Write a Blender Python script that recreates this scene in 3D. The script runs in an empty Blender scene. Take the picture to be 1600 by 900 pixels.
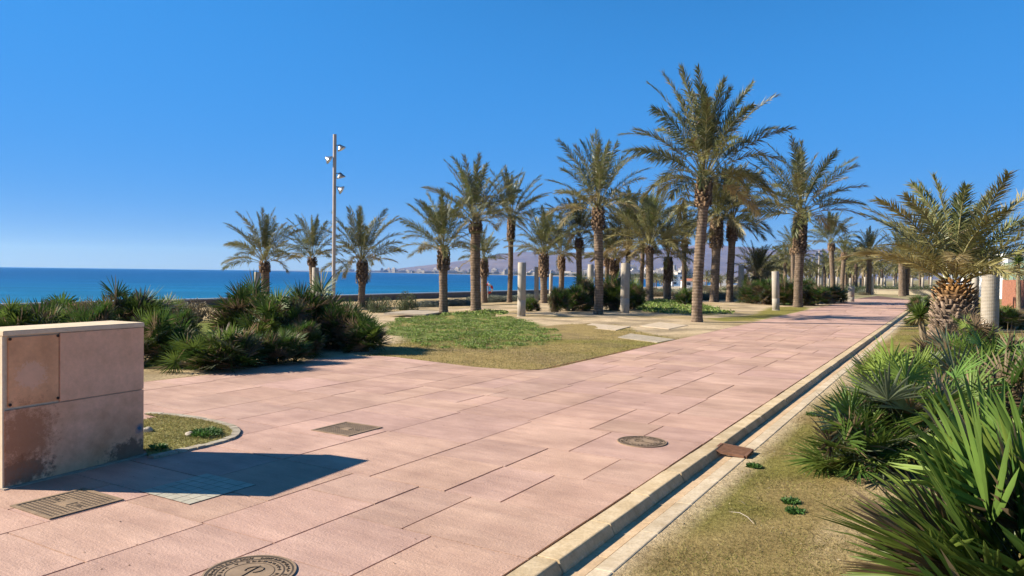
import bpy, bmesh, math, random
import numpy as np
from mathutils import Vector, Matrix, noise
random.seed(7); rng = np.random.default_rng(7)
S = bpy.context.scene
C = S.collection
R = math.radians

# ------------------------------------------------------------------ camera
F = 1160.0; HC = 1.6
PITCH = math.atan(23 / F); ROLL = math.atan(.0125)
cx_, cy_ = math.cos(PITCH), math.sin(PITCH)
fw = Vector((0, cx_, -cy_)); up0 = Vector((0, cy_, cx_)); rt0 = Vector((1, 0, 0))
rt = rt0 * math.cos(ROLL) + up0 * math.sin(ROLL)
up = up0 * math.cos(ROLL) - rt0 * math.sin(ROLL)
cam_d = bpy.data.cameras.new('camera'); cam = bpy.data.objects.new('camera', cam_d); C.objects.link(cam)
cam_d.sensor_width = 36; cam_d.lens = 36 * F / 1600; cam_d.clip_start = .05; cam_d.clip_end = 60000
m = Matrix((rt, up, -fw)).transposed().to_4x4(); m.translation = (0, 0, HC); cam.matrix_world = m
S.camera = cam
def ray(px, py):
    d = fw * F + rt * (px - 800) + up * (450 - py); return d / d.y
def hor(px): return 427 + .0125 * (px - 800)
def G(px, py, z=0.0):                       # point of the ground seen at that place of the photo
    d = ray(px, py); k = (z - HC) / d.z; return (d.x * k, d.y * k)
def XY(px, D):
    d = ray(px, hor(px)); return (d.x * D, D)
def Z(px, py, D): return HC + ray(px, py).z * D
# promenade axes: w across (0 = kerb, positive to the right), v along
AX = (.5112, .8595)
def WV(x, y): return (x * AX[1] - y * AX[0] + 2.003, x * AX[0] + y * AX[1])
def XYwv(w, v): u = w - 2.003; return (u * AX[1] + v * AX[0], -u * AX[0] + v * AX[1])
def sm(a, b, x):
    t = min(1, max(0, (x - a) / (b - a))); return t * t * (3 - 2 * t)
def H(x, y):
    w, v = WV(x, y)
    if w > .4: return -.052 + .055 * sm(.5, 2.2, w) + (.35 * sm(9, 40, w))
    if w > -.0005: return -.25
    if w > -3.9: return -.012
    if w > -37.9: return -.012 - .7 * sm(-9, -38, w)
    return -1.5 - 1.5 * min(1, (-38 - w) / 60) - 3 * max(0, (-98 - w) / 60)
def H_(w): 
    x, y = XYwv(w, 0); return H(x, y)

# ------------------------------------------------------------------ mesh helpers
def tag(o, label=None, cat=None, group=None, kind=None):
    if label: o['label'] = label
    if cat: o['category'] = cat
    if group: o['group'] = group
    if kind: o['kind'] = kind
    return o
def link(name, me, mat=None, parent=None, loc=None, smooth=False):
    o = bpy.data.objects.new(name, me); C.objects.link(o)
    if mat and len(me.materials) == 0: me.materials.append(mat)
    if parent: o.parent = parent
    if loc: o.location = loc
    if smooth and len(me.polygons): me.polygons.foreach_set('use_smooth', [True] * len(me.polygons))
    return o
def empty(name, loc, rz=0, label=None, cat=None, group=None, sc=1):
    o = bpy.data.objects.new(name, None); C.objects.link(o); o.location = loc; o.rotation_euler = (0, 0, rz)
    o.scale = (sc, sc, sc); o.empty_display_size = .1
    return tag(o, label, cat, group)
def npmesh(name, V, Fc, col=None):
    V = np.asarray(V, dtype=np.float32); Fc = np.asarray(Fc, dtype=np.int32)
    me = bpy.data.meshes.new(name); n, k = Fc.shape
    me.vertices.add(len(V)); me.vertices.foreach_set('co', V.ravel())
    me.loops.add(n * k); me.loops.foreach_set('vertex_index', Fc.ravel())
    me.polygons.add(n); me.polygons.foreach_set('loop_start', np.arange(0, n * k, k, dtype=np.int32))
    try: me.polygons.foreach_set('loop_total', np.full(n, k, dtype=np.int32))
    except Exception: pass
    if col is not None:
        a = me.color_attributes.new('Col', 'FLOAT_COLOR', 'POINT')
        c = np.ones((len(V), 4), dtype=np.float32); c[:, :3] = col; a.data.foreach_set('color', c.ravel())
    me.update(calc_edges=True); me.validate(); return me
class MB:
    def __init__(s): s.v = []; s.f = []; s.c = []; s.cur = (1, 1, 1)
    def add(s, vs, fs):
        o = len(s.v); s.v += [tuple(p) for p in vs]; s.f += [tuple(i + o for i in f) for f in fs]; s.c += [s.cur] * len(vs)
    def box(s, x0, x1, y0, y1, z0, z1, M=None):
        vs = [Vector((x, y, z)) for z in (z0, z1) for y in (y0, y1) for x in (x0, x1)]
        if M: vs = [M @ p for p in vs]
        s.add(vs, [(0, 2, 3, 1), (4, 5, 7, 6), (0, 1, 5, 4), (2, 6, 7, 3), (0, 4, 6, 2), (1, 3, 7, 5)])
    def tube(s, pts, rad, n=8, cap=True):
        pts = [Vector(p) for p in pts]; rings = []
        for i, p in enumerate(pts):
            t = (pts[min(i + 1, len(pts) - 1)] - pts[max(i - 1, 0)]).normalized()
            a = t.cross(Vector((0, 1, 0)) if abs(t.y) < .9 else Vector((1, 0, 0))).normalized(); b = t.cross(a)
            r = rad[i] if hasattr(rad, '__len__') else rad
            rings.append([p + (a * math.cos(2 * math.pi * k / n) + b * math.sin(2 * math.pi * k / n)) * r for k in range(n)])
        vs = [q for g in rings for q in g]; fs = []
        for i in range(len(pts) - 1):
            for k in range(n):
                k2 = (k + 1) % n; fs.append((i * n + k, i * n + k2, (i + 1) * n + k2, (i + 1) * n + k))
        if cap: fs.append(tuple(range(n))[::-1]); fs.append(tuple((len(pts) - 1) * n + k for k in range(n)))
        s.add(vs, fs)
    def lathe(s, prof, n=24, M=None):        # prof = [(r, z)]
        vs = []; fs = []
        for r, z in prof:
            for k in range(n):
                a = 2 * math.pi * k / n; p = Vector((r * math.cos(a), r * math.sin(a), z)); vs.append(M @ p if M else p)
        for i in range(len(prof) - 1):
            for k in range(n):
                k2 = (k + 1) % n; fs.append((i * n + k, i * n + k2, (i + 1) * n + k2, (i + 1) * n + k))
        fs.append(tuple(range(n))[::-1]); fs.append(tuple((len(prof) - 1) * n + k for k in range(n)))
        s.add(vs, fs)
    def prism(s, poly, z0, z1):
        n = len(poly); vs = [(x, y, z0) for x, y in poly] + [(x, y, z1) for x, y in poly]
        s.add(vs, [tuple(range(n))[::-1], tuple(range(n, 2 * n))] + [(i, (i + 1) % n, n + (i + 1) % n, n + i) for i in range(n)])
    def mesh(s, name):
        me = bpy.data.meshes.new(name); me.from_pydata(s.v, [], s.f)
        a = me.color_attributes.new('Col', 'FLOAT_COLOR', 'POINT')
        a.data.foreach_set('color', [q for c in s.c for q in (c[0], c[1], c[2], 1)])
        me.update(); return me
    def build(s, name, mat, parent=None, loc=None, smooth=False, bevel=0):
        me = s.mesh(name)
        if bevel:
            bm = bmesh.new(); bm.from_mesh(me); bmesh.ops.recalc_face_normals(bm, faces=bm.faces)
            bmesh.ops.bevel(bm, geom=[e for e in bm.edges if e.calc_face_angle(0) > .6], offset=bevel, segments=2, affect='EDGES', clamp_overlap=True)
            bm.to_mesh(me); bm.free()
        return link(name, me, mat, parent, loc, smooth)
def copy_tree(o, parent=None):
    c = o.copy(); C.objects.link(c); c.parent = parent
    for ch in [q for q in C.objects if q.parent == o]: copy_tree(ch, c)
    return c
def inpoly(x, y, P):
    r = False; j = len(P) - 1
    for i in range(len(P)):
        if (P[i][1] > y) != (P[j][1] > y) and x < (P[j][0] - P[i][0]) * (y - P[i][1]) / (P[j][1] - P[i][1]) + P[i][0]: r = not r
        j = i
    return r
def nrm(a): return a / np.maximum(np.linalg.norm(a, axis=-1, keepdims=True), 1e-9)

# ------------------------------------------------------------------ materials
class Mat:
    def __init__(s, name, rough=.8, spec=.3):
        s.m = bpy.data.materials.new(name); s.m.use_nodes = True; s.nt = s.m.node_tree; s.N = s.nt.nodes; s.L = s.nt.links
        s.b = s.N['Principled BSDF']; s.out = s.N['Material Output']
        s.b.inputs['Roughness'].default_value = rough; s.b.inputs['Specular IOR Level'].default_value = spec
    def n(s, t, **k):
        q = s.N.new(t)
        for a, v in k.items():
            if a in q.inputs: q.inputs[a].default_value = v
            else: setattr(q, a, v)
        return q
    def l(s, a, b): s.L.new(a, b)
    def noise(s, sc, det=5, rough=.6, vec=None, scale3=None):
        tc = s.n('ShaderNodeTexCoord').outputs['Object'] if vec is None else vec
        if scale3:
            mp = s.n('ShaderNodeMapping'); mp.inputs['Scale'].default_value = scale3; s.l(tc, mp.inputs[0]); tc = mp.outputs[0]
        q = s.n('ShaderNodeTexNoise', Scale=sc, Detail=det, Roughness=rough); s.l(tc, q.inputs['Vector']); return q.outputs['Fac']
    def ramp(s, fac, stops):
        q = s.n('ShaderNodeValToRGB'); e = q.color_ramp.elements
        while len(e) < len(stops): e.new(.5)
        for i, (p, c) in enumerate(stops):
            e[i].position = p; e[i].color = (*c, 1) if hasattr(c, '__len__') else (c, c, c, 1)
        s.l(fac, q.inputs[0]); return q.outputs['Color']
    def mix(s, a, b, fac=.5, mode='MIX'):
        q = s.n('ShaderNodeMix', data_type='RGBA', blend_type=mode)
        for v, i in ((fac, 0), (a, 6), (b, 7)):
            if hasattr(v, 'is_linked') or hasattr(v, 'links'): s.l(v, q.inputs[i])
            elif i: q.inputs[i].default_value = (*v, 1)
            else: q.inputs[0].default_value = v
        return q.outputs[2]
    def attr(s): return s.n('ShaderNodeAttribute', attribute_name='Col').outputs['Color']
    def col(s, c):
        if hasattr(c, 'links'): s.l(c, s.b.inputs['Base Color'])
        else: s.b.inputs['Base Color'].default_value = (*c, 1)
        return s
    def bump(s, h, strength=.5, dist=.01):
        q = s.n('ShaderNodeBump', Strength=strength, Distance=dist); s.l(h, q.inputs['Height']); s.l(q.outputs[0], s.b.inputs['Normal']); return s
def simple(name, c, rough=.7, var=.25, sc=6, bump=.3, bd=.01, metal=0, spec=.3):
    M = Mat(name, rough, spec); f = M.noise(sc, 6)
    M.col(M.ramp(f, [(.25, tuple(q * (1 - var) for q in c)), (.75, tuple(q * (1 + var) for q in c))]))
    if bump: M.bump(M.noise(sc * 6, 4), bump, bd)
    M.b.inputs['Metallic'].default_value = metal
    return M.m
def leafmat(name, rough=.45, trans=.3, tint=(1, 1, 1), spec=.35, nsc=2.5):
    M = Mat(name, rough, spec); a = M.attr(); f = M.noise(nsc, 3)
    c = M.mix(a, M.ramp(f, [(.25, .72), (.75, 1.25)]), 1.0, 'MULTIPLY'); c = M.mix(c, tint, 1.0, 'MULTIPLY'); M.col(c)
    t = M.n('ShaderNodeBsdfTranslucent'); M.l(c, t.inputs[0])
    mx = M.n('ShaderNodeMixShader'); mx.inputs[0].default_value = trans
    M.l(M.b.outputs[0], mx.inputs[1]); M.l(t.outputs[0], mx.inputs[2]); M.l(mx.outputs[0], M.out.inputs[0])
    return M.m
m_frond = leafmat('date_palm_leaf', .42, .28, spec=.4)
m_fan = leafmat('fan_palm_leaf', .5, .32, spec=.25)
m_leaf = leafmat('shrub_leaf', .6, .25)
m_grass = leafmat('grass_blade', .7, .35, spec=.1)
# palm trunks: colour by attribute
M = Mat('palm_trunk', .9, .1); a = M.attr(); f = M.noise(9, 6)
M.col(M.mix(a, M.ramp(f, [(.3, .6), (.7, 1.3)]), 1.0, 'MULTIPLY')); M.bump(M.noise(40, 4, scale3=(1, 1, .3)), .6, .02); m_trunk = M.m
# terrain: colour by attribute + fine variation
M = Mat('ground_soil', .95, .05); a = M.attr(); f1 = M.noise(2.2, 8, .7); f2 = M.noise(28, 6, .7)
c = M.mix(a, M.ramp(f1, [(.3, (.72, .70, .66)), (.7, (1.25, 1.26, 1.25))]), 1.0, 'MULTIPLY')
c = M.mix(c, M.ramp(f2, [(.3, (.62, .6, .55)), (.7, (1.35, 1.38, 1.4))]), 1.0, 'MULTIPLY'); M.col(c); M.bump(f2, .9, .03); m_ground = M.m
# stamped concrete: streaks run across the promenade
M = Mat('stamped_concrete', .75, .25); a = M.attr()
tc = M.n('ShaderNodeTexCoord').outputs['Object']
mp = M.n('ShaderNodeMapping'); mp.inputs['Rotation'].default_value = (0, 0, R(30.75)); M.l(tc, mp.inputs[0])
s1 = M.noise(1.0, 8, .65, vec=mp.outputs[0], scale3=(1.6, 5.5, 1)); s2 = M.noise(1.2, 5, .6, vec=mp.outputs[0]); s3 = M.noise(60, 4, .7, vec=mp.outputs[0])
s4 = M.noise(.9, 7, .75, vec=mp.outputs[0], scale3=(1.2, 26, 1))
c = M.mix(a, M.ramp(s1, [(.3, (.84, .80, .79)), (.7, (1.12, 1.12, 1.10))]), 1.0, 'MULTIPLY')
c = M.mix(c, M.ramp(s2, [(.3, (.76, .74, .74)), (.72, (1.13, 1.14, 1.15))]), 1.0, 'MULTIPLY')
c = M.mix(c, M.ramp(s3, [(.3, .92), (.7, 1.07)]), 1.0, 'MULTIPLY')
dl = M.ramp(s4, [(.66, 0.0), (.70, 1.0)]); c = M.mix(c, (.22, .12, .085), dl); 
M.col(M.mix(c, c, .5)); M.L.remove(M.b.inputs['Base Color'].links[0]); 
ml = M.n('ShaderNodeMath', operation='MULTIPLY'); ml.inputs[1].default_value = .35; M.l(dl, ml.inputs[0])
M.l(M.mix(M.mix(a, M.ramp(s1, [(.3, (.84, .80, .79)), (.7, (1.12, 1.12, 1.10))]), 1.0, 'MULTIPLY'), (.22, .12, .085), ml.outputs[0]), M.b.inputs['Base Color'])
cc = M.mix(M.mix(a, M.ramp(s1, [(.3, (.86, .82, .81)), (.7, (1.12, 1.12, 1.10))]), 1.0, 'MULTIPLY'), M.ramp(s2, [(.3, (.76, .74, .74)), (.72, (1.13, 1.14, 1.15))]), 1.0, 'MULTIPLY')
cc = M.mix(cc, M.ramp(s3, [(.3, .92), (.7, 1.07)]), 1.0, 'MULTIPLY'); cc = M.mix(cc, (.22, .12, .085), ml.outputs[0]); M.col(cc)
hh = M.mix(s1, s3, .25); M.bump(hh, .85, .022); m_path = M.m
m_joint = simple('path_joint_dirt', (.13, .075, .055), .95, .4, 14)
M = Mat('kerb_stone', .85, .15); a = M.attr(); f = M.noise(5, 7, .7); f2 = M.noise(45, 5)
c = M.mix(a, M.ramp(f, [(.3, (.75, .70, .62)), (.7, (1.15, 1.16, 1.18))]), 1.0, 'MULTIPLY'); c = M.mix(c, M.ramp(f2, [(.3, .85), (.7, 1.1)]), 1.0, 'MULTIPLY')
M.col(c); M.bump(f2, .4, .006); m_kerb = M.m
M = Mat('post_concrete', .85, .2); f = M.noise(4, 7, .7); f2 = M.noise(60, 4)
M.col(M.mix(M.ramp(f, [(.25, (.30, .255, .20)), (.75, (.44, .385, .31))]), M.ramp(f2, [(.3, .88), (.7, 1.08)]), 1.0, 'MULTIPLY')); M.bump(f2, .4, .006); m_post = M.m
m_metal = simple('cast_iron_cover', (.27, .185, .115), .7, .3, 8, .4, .004)
m_metaldk = simple('cast_iron_recess', (.075, .052, .035), .75, .3, 20)
m_rust = simple('rusty_grate', (.20, .10, .06), .8, .35, 18, metal=.2)
m_pole = simple('painted_pole', (.42, .35, .29), .5, .12, 3)
m_lamp = simple('lamp_housing', (.22, .23, .25), .35, .1, 3, 0, metal=.6)
M = Mat('lamp_glass', .08, .6); M.col((.65, .68, .7)); m_glass = M.m
m_white = simple('white_render', (.78, .76, .72), .8, .06, .5, 0)
m_win = simple('dark_window', (.05, .07, .09), .2, .2, 1, 0)
m_roof = simple('orange_tile_roof', (.45, .17, .08), .85, .2, 2)
m_brick = simple('red_stone_wall', (.30, .125, .075), .9, .35, 7, .8, .03)
m_screen = simple('green_glass_screen', (.22, .33, .24), .25, .12, 2, 0)
m_cream = simple('cream_wall', (.50, .42, .29), .9, .12, 2)
m_seawall = simple('sea_wall_stone', (.20, .15, .12), .9, .25, 3)
m_cap = simple('sea_wall_cap', (.35, .37, .40), .8, .12, 3)
m_rock = simple('pale_rock', (.42, .36, .29), .9, .25, 14, .8, .01)
m_stem = simple('shrub_stem', (.10, .07, .045), .95, .3, 10)
m_tile = simple('pale_tile', (.42, .38, .29), .7, .2, 7, .2)
m_slab2 = simple('sandy_slab', (.50, .39, .27), .95, .22, 5)
m_slab = simple('stepping_slab', (.38, .31, .225), .9, .3, 3)

# ------------------------------------------------------------------ sky and sun
W_ = bpy.data.worlds.new('World'); S.world = W_; W_.use_nodes = True
nt = W_.node_tree; bg = nt.nodes['Background']; sky = nt.nodes.new('ShaderNodeTexSky'); sky.sky_type = 'NISHITA'
EL = R(30.1); SH = Vector((1, -.05, 0)).normalized()          # direction in which shadows fall
sd = Vector((-SH.x * math.cos(EL), -SH.y * math.cos(EL), math.sin(EL)))
sky.sun_disc = False; sky.sun_elevation = EL; sky.sun_rotation = math.atan2(sd.x, sd.y)
sky.altitude = 0; sky.air_density = 1.0; sky.dust_density = .2; sky.ozone_density = 3.0
def vop(op, a, b):
    q = nt.nodes.new('ShaderNodeMix'); q.data_type = 'RGBA'; q.blend_type = op; q.inputs[0].default_value = 1; q.clamp_result = False
    nt.links.new(a, q.inputs[6]); q.inputs[7].default_value = (*b, 1); return q.outputs[2]
gm_ = nt.nodes.new('ShaderNodeGamma'); gm_.inputs[1].default_value = 1.35      # deeper blue, as clear winter air
nt.links.new(vop('MULTIPLY', sky.outputs[0], (.34, .735, 1.0)), gm_.inputs[0])
sh_ = nt.nodes.new('ShaderNodeSeparateColor'); sh_.mode = 'HSV'; ch_ = nt.nodes.new('ShaderNodeCombineColor'); ch_.mode = 'HSV'
nt.links.new(gm_.outputs[0], sh_.inputs[0]); ch_.inputs[0].default_value = .612; nt.links.new(sh_.outputs[1], ch_.inputs[1])
def mth(op, a, b):
    q = nt.nodes.new('ShaderNodeMath'); q.operation = op
    for i, v in enumerate((a, b)):
        if hasattr(v, 'links'): nt.links.new(v, q.inputs[i])
        else: q.inputs[i].default_value = v
    return q
v2_ = mth('POWER', sh_.outputs[2], 3.2).outputs[0]
mu_ = mth('MULTIPLY', mth('DIVIDE', v2_, mth('ADD', v2_, 110.0).outputs[0]).outputs[0], 5.9)
nt.links.new(mu_.outputs[0], ch_.inputs[2]); nt.links.new(ch_.outputs[0], bg.inputs[0]); bg.inputs[1].default_value = .073
sl = bpy.data.lights.new('sun', 'SUN'); so = bpy.data.objects.new('sun', sl); C.objects.link(so)
sl.energy = 5.0; sl.angle = R(.5); sl.color = (1, .93, .82)
so.rotation_euler = (-sd).to_track_quat('-Z', 'Y').to_euler(); so.location = (-20, 5, 30)

# ------------------------------------------------------------------ terrain
ISL = [G(*p) for p in [(225, 648), (262, 650), (300, 655), (335, 662), (356, 668), (364, 675), (359, 684), (335, 692), (300, 700), (262, 708), (232, 715)]]
PATH_L = [G(*p) for p in [(1372, 462), (1345, 465.5), (1250, 487), (1150, 509.5), (1060, 530), (950, 555.5), (900, 567), (872, 574), (845, 577.8), (800, 577.5), (740, 573), (660, 563), (620, 558), (590, 556), (540, 557), (500, 560), (430, 572), (330, 585), (225, 597), (100, 606), (-100, 618), (-500, 640)]]
vend = 60.0
PATH = [XYwv(-.012, vend)] + PATH_L + [XYwv(-16, -6), XYwv(-.012, -6)]
DRY = [G(*p) for p in [(560, 560), (590, 540), (640, 528), (830, 523), (862, 508), (920, 503), (965, 506), (1010, 520), (1075, 530), (1060, 545), (850, 585), (600, 570)]]
WEED = [G(*p) for p in [(596, 512), (606, 500), (640, 492), (720, 487.5), (800, 496), (850, 510), (874, 520), (858, 534), (790, 545), (700, 543), (640, 532), (603, 522)]]
WEED2 = [G(*p) for p in [(985, 473), (1000, 466), (1040, 466), (1085, 474), (1145, 487), (1100, 492), (1020, 488), (990, 482)]]
GR2 = [G(*p) for p in [(1200, 480), (1260, 478), (1262, 484), (1180, 500), (1130, 502), (1110, 497), (1180, 492)]]
BACK = [G(*p) for p in [(250, 520), (300, 485), (350, 488), (380, 515), (330, 540)]]
def fbm(x, y, s, o=4):
    return noise.fractal((x * s, y * s, 3.1), 1.0, 2.0, o)
def gcol(x, y):
    w, v = WV(x, y); n1 = fbm(x, y, .55); n2 = fbm(x + 40, y, .22)
    sand = Vector((.56, .42, .275)); dry = Vector((.33, .24, .10)); olive = Vector((.23, .20, .055)); green = Vector((.10, .16, .035)); brown = Vector((.24, .175, .10))
    jx, jy = x + .25 * n1, y + .35 * fbm(x, y + 9, .9)
    if w > .4:
        c = (olive * .85).lerp(dry * .8, sm(-.25, .35, n1)); c = c.lerp(sand * .85, .7 * sm(.12, .5, n2 + .25 * n1 + .12 * (w > 1.3)))
        c = c.lerp(sand, .85 * sm(.62, .40, w + .1 * n1)); 
        if v > 70: c = Vector((.30, .26, .15))
    elif w > -37.9:
        c = sand.lerp(Vector((.34, .26, .17)), sm(-.3, .5, n1)); c = c.lerp(dry, .55 * sm(0, .5, n2))
        if inpoly(jx, jy, DRY): c = dry.lerp(olive, sm(-.2, .4, n2)).lerp(brown, .5 * sm(0, .4, n1))
        if inpoly(jx, jy, WEED) or inpoly(jx, jy, WEED2): c = Vector((.15, .18, .05)).lerp(dry, .6 * sm(-.3, .3, n1))
        if inpoly(jx, jy, GR2): c = olive
        if inpoly(jx, jy, BACK): c = green.lerp(olive, .5)
        if w < -20: c = c.lerp(dry, .4)
        if v > 62 and w > -60: c = Vector((.31, .255, .155)).lerp(Vector((.17, .17, .08)), sm(-.2, .4, n1))
    else: c = Vector((.42, .35, .26))
    return c
def spaced(a, b, s0, g=1.0, lim=1e9):
    out = [a]; s = s0
    while out[-1] < b: out.append(min(b, out[-1] + s)); s = min(lim, s * g)
    return out
ws = [-w for w in spaced(4, 38, .22, 1.012)][::-1] + [-3.9 + .2 * i for i in range(20)] + [-.002, .001, .415, .425] + spaced(.5, 6, .12) + spaced(6.3, 400, .4, 1.1)[0:]
ws = [-400, -300, -220, -160, -130, -110, -100, -97, -90, -80, -70, -60, -50, -44, -40, -38.05] + [w for w in ws if w >= -37.95]
vs_ = spaced(-12, 0, .8) + spaced(.15, 26, .16) + spaced(26.3, 62, .35, 1.012) + spaced(63, 900, 1.2, 1.08)
ws = sorted(set(round(w, 4) for w in ws)); vs_ = sorted(set(round(v, 4) for v in vs_))
V = []; Cc = []
for v in vs_:
    for w in ws:
        x, y = XYwv(w, v); z = H(x, y)
        if w > .45: z += .02 * fbm(x, y, 1.3) * sm(.45, .9, w)
        if -37.9 < w < -4.2: z += (.05 * fbm(x, y, .35) - .0) * sm(-5, -9, w) * (0 if inpoly(x, y, PATH) else 1)
        V.append((x, y, z)); Cc.append(tuple(gcol(x, y)))
nw = len(ws); Fq = [(j * nw + i, j * nw + i + 1, (j + 1) * nw + i + 1, (j + 1) * nw + i) for j in range(len(vs_) - 1) for i in range(nw - 1)]
tag(link('ground', npmesh('ground', V, Fq, Cc), m_ground, smooth=True), kind='structure')

# sea and far shore
M = Mat('sea_water', .35, .14)
tcn = M.n('ShaderNodeTexCoord').outputs['Object']
ln = M.n('ShaderNodeVectorMath', operation='LENGTH'); M.l(tcn, ln.inputs[0])
mr = M.n('ShaderNodeMapRange'); mr.inputs['From Min'].default_value = 90; mr.inputs['From Max'].default_value = 520; M.l(ln.outputs['Value'], mr.inputs['Value'])
f = M.noise(.02, 6, .6, vec=tcn, scale3=(1, 2.5, 1)); 
c = M.ramp(mr.outputs[0], [(0, (.006, .15, .27)), (.45, (.002, .09, .23)), (1, (.002, .065, .19))])
c = M.mix(c, M.ramp(f, [(.3, .66), (.7, 1.35)]), 1.0, 'MULTIPLY'); M.col(c)
M.bump(M.noise(.7, 6, .65, vec=tcn, scale3=(.6, 1, 1)), 1.0, .6); m_sea = M.m
sx = MB(); sx.prism([(-13500, -3000), (6000, -3000), (6000, 14500), (-13500, 14500)], -3.6, -3.0)
tag(sx.build('sea', m_sea), kind='structure')
far = MB(); shore = [XYwv(-90, 430), XYwv(-325, 852), XYwv(-709, 1322), XYwv(-1285, 1793), XYwv(-2305, 2698), XYwv(-4300, 3900), XYwv(-6456, 5462)]
far.prism(shore + [(-3500, 12500), (13000, 12500), (13000, 500), (600, 250)], -3.3, -2.2)
tag(far.build('far_shore', simple('far_land', (.20, .17, .12), .95, .3, .01, 0)), kind='structure')
# foam along the waterline
M = Mat('foam', .8, .1); M.col((.75, .78, .8)); m_foam = M.m
fo = MB(); pr = None
for i in range(90):
    v = 60 + i * 7; wv = -97.5 + 1.5 * noise.noise((i * .3, 0, 0)); a = XYwv(wv, v); b = XYwv(wv - 1.2 - 1.2 * abs(noise.noise((i * .21, 5, 0))), v)
    if pr: fo.add([(*pr[0], -2.975), (*a, -2.975), (*b, -2.965), (*pr[1], -2.965)], [(0, 1, 2, 3)])
    pr = (a, b)
tag(fo.build('sea_foam', m_foam), kind='structure')
# mountains across the bay
prof = [(380, 0), (560, 1), (600, 3), (640, 8), (680, 14), (740, 22), (800, 34), (835, 38), (870, 34), (930, 38), (1000, 44), (1100, 50), (1200, 47), (1260, 49), (1330, 47), (1400, 43), (1450, 40), (1540, 40), (1600, 42), (1750, 40), (2000, 34), (2300, 30)]
def ridge(px): return float(np.interp(px, [p[0] for p in prof], [p[1] for p in prof]))
V = []; nr = 40; pxs = np.arange(380, 2300, 4.0)
for px in pxs:
    for j in range(nr):
        t = j / (nr - 1); D = 5200 + 4200 * t; d = ray(px, hor(px)); x, y = d.x * D, D
        hgt = ridge(px) / F * 7400 * (math.sin(math.pi * min(1, t / .62) / 2) ** 1.3 if t < .62 else 1 - .9 * ((t - .62) / .38) ** 2)
        nz = noise.ridged_multi_fractal((x * .0009, y * .0009, 2.3), 1.0, 2.1, 6, 1.0, 2.0)
        V.append((x, y, -2.6 + hgt * (.78 + .17 * nz)))
Fq = [(i * nr + j, (i + 1) * nr + j, (i + 1) * nr + j + 1, i * nr + j + 1) for i in range(len(pxs) - 1) for j in range(nr - 1)]
M = Mat('bare_hills', .95, .05); f = M.noise(.0035, 8, .7); M.col(M.ramp(f, [(.3, (.085, .07, .065)), (.7, (.19, .15, .13))])); m_hill = M.m
tag(link('hills', npmesh('hills', V, Fq), m_hill, smooth=True), kind='structure')
# air
hz = MB(); hz.box(-14000, 14000, -3500, 15000, -6.5, 430)
vm = bpy.data.materials.new('haze_air'); vm.use_nodes = True; vn = vm.node_tree; vn.nodes.remove(vn.nodes['Principled BSDF'])
pv = vn.nodes.new('ShaderNodeVolumePrincipled'); pv.inputs['Density'].default_value = 7e-5; pv.inputs['Color'].default_value = (.15, .36, 1, 1); pv.inputs['Absorption Color'].default_value = (1, 1, 1, 1); pv.inputs['Anisotropy'].default_value = .1
vn.links.new(pv.outputs[0], vn.nodes['Material Output'].inputs['Volume'])
HAZE = True
if HAZE: tag(hz.build('haze', vm), kind='stuff')

# ------------------------------------------------------------------ stamped promenade slabs
slabs = []
def bsp(w0, w1, v0, v1):
    a, b = w1 - w0, v1 - v0
    big = .95 + random.random() * .5
    if max(a, b) < big: slabs.append((w0, w1, v0, v1)); return
    k = random.uniform(.34, .66)
    if a > b * random.uniform(.75, 1.25): m_ = w0 + a * k; bsp(w0, m_, v0, v1); bsp(m_, w1, v0, v1)
    else: m_ = v0 + b * k; bsp(w0, w1, v0, m_); bsp(w0, w1, m_, v1)
for i in range(17):
    for j in range(26):
        w0, v0 = -3.9 * (i + 1) * 1.0, -6 + j * 2.6
        if w0 > -20: bsp(w0, w0 + 3.9 - (.012 if i == 0 else 0), v0, v0 + 2.6)
def clip(poly, rect):
    w0, w1, v0, v1 = rect
    for ax, val, sgn in ((0, w0, 1), (0, w1, -1), (1, v0, 1), (1, v1, -1)):
        out = []
        for i in range(len(poly)):
            p, q = poly[i - 1], poly[i]; a = (p[ax] - val) * sgn; b = (q[ax] - val) * sgn
            if a >= 0 > b or b >= 0 > a:
                t = a / (a - b); out.append((p[0] + (q[0] - p[0]) * t, p[1] + (q[1] - p[1]) * t))
            if b >= 0: out.append(q)
        poly = out
        if len(poly) < 3: return []
    return poly
def dens(poly, st):
    out = []
    for i in range(len(poly)):
        p, q = poly[i], poly[(i + 1) % len(poly)]; L = math.dist(p, q); n = max(1, int(L / st))
        out += [(p[0] + (q[0] - p[0]) * k / n, p[1] + (q[1] - p[1]) * k / n) for k in range(n)]
    return out
pathwv = [WV(*p) for p in PATH]
mb = MB()
for (w0, w1, v0, v1) in slabs:
    gw, gv = random.choice((.004, .0065, .009)), random.choice((.003, .0045, .007))
    q = clip(pathwv, (w0 + gw, w1 - gw, v0 + gv, v1 - gv))
    if not q: continue
    d = dens(q, .16) if v0 < 12 else q
    k = random.uniform(.88, 1.08); mb.cur = (.52 * k, .333 * k * random.uniform(.985, 1.015), .252 * k * random.uniform(.96, 1.04))
    z = random.uniform(-.0015, .0015)
    pts = [(p[0] + .0035 * noise.noise((p[0] * 6, p[1] * 6, 0)), p[1] + .0035 * noise.noise((p[0] * 6, p[1] * 6, 9))) for p in d]
    xy = [XYwv(*p) for p in pts]
    n = len(xy); o = [(x, y, z) for x, y in xy]; lo = [(x, y, -.014) for x, y in xy]
    mb.add(o + lo, [tuple(range(n))] + [(i, n + i, n + (i + 1) % n, (i + 1) % n) for i in range(n)])
me = mb.mesh('promenade'); bm = bmesh.new(); bm.from_mesh(me); bmesh.ops.recalc_face_normals(bm, faces=bm.faces)
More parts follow.
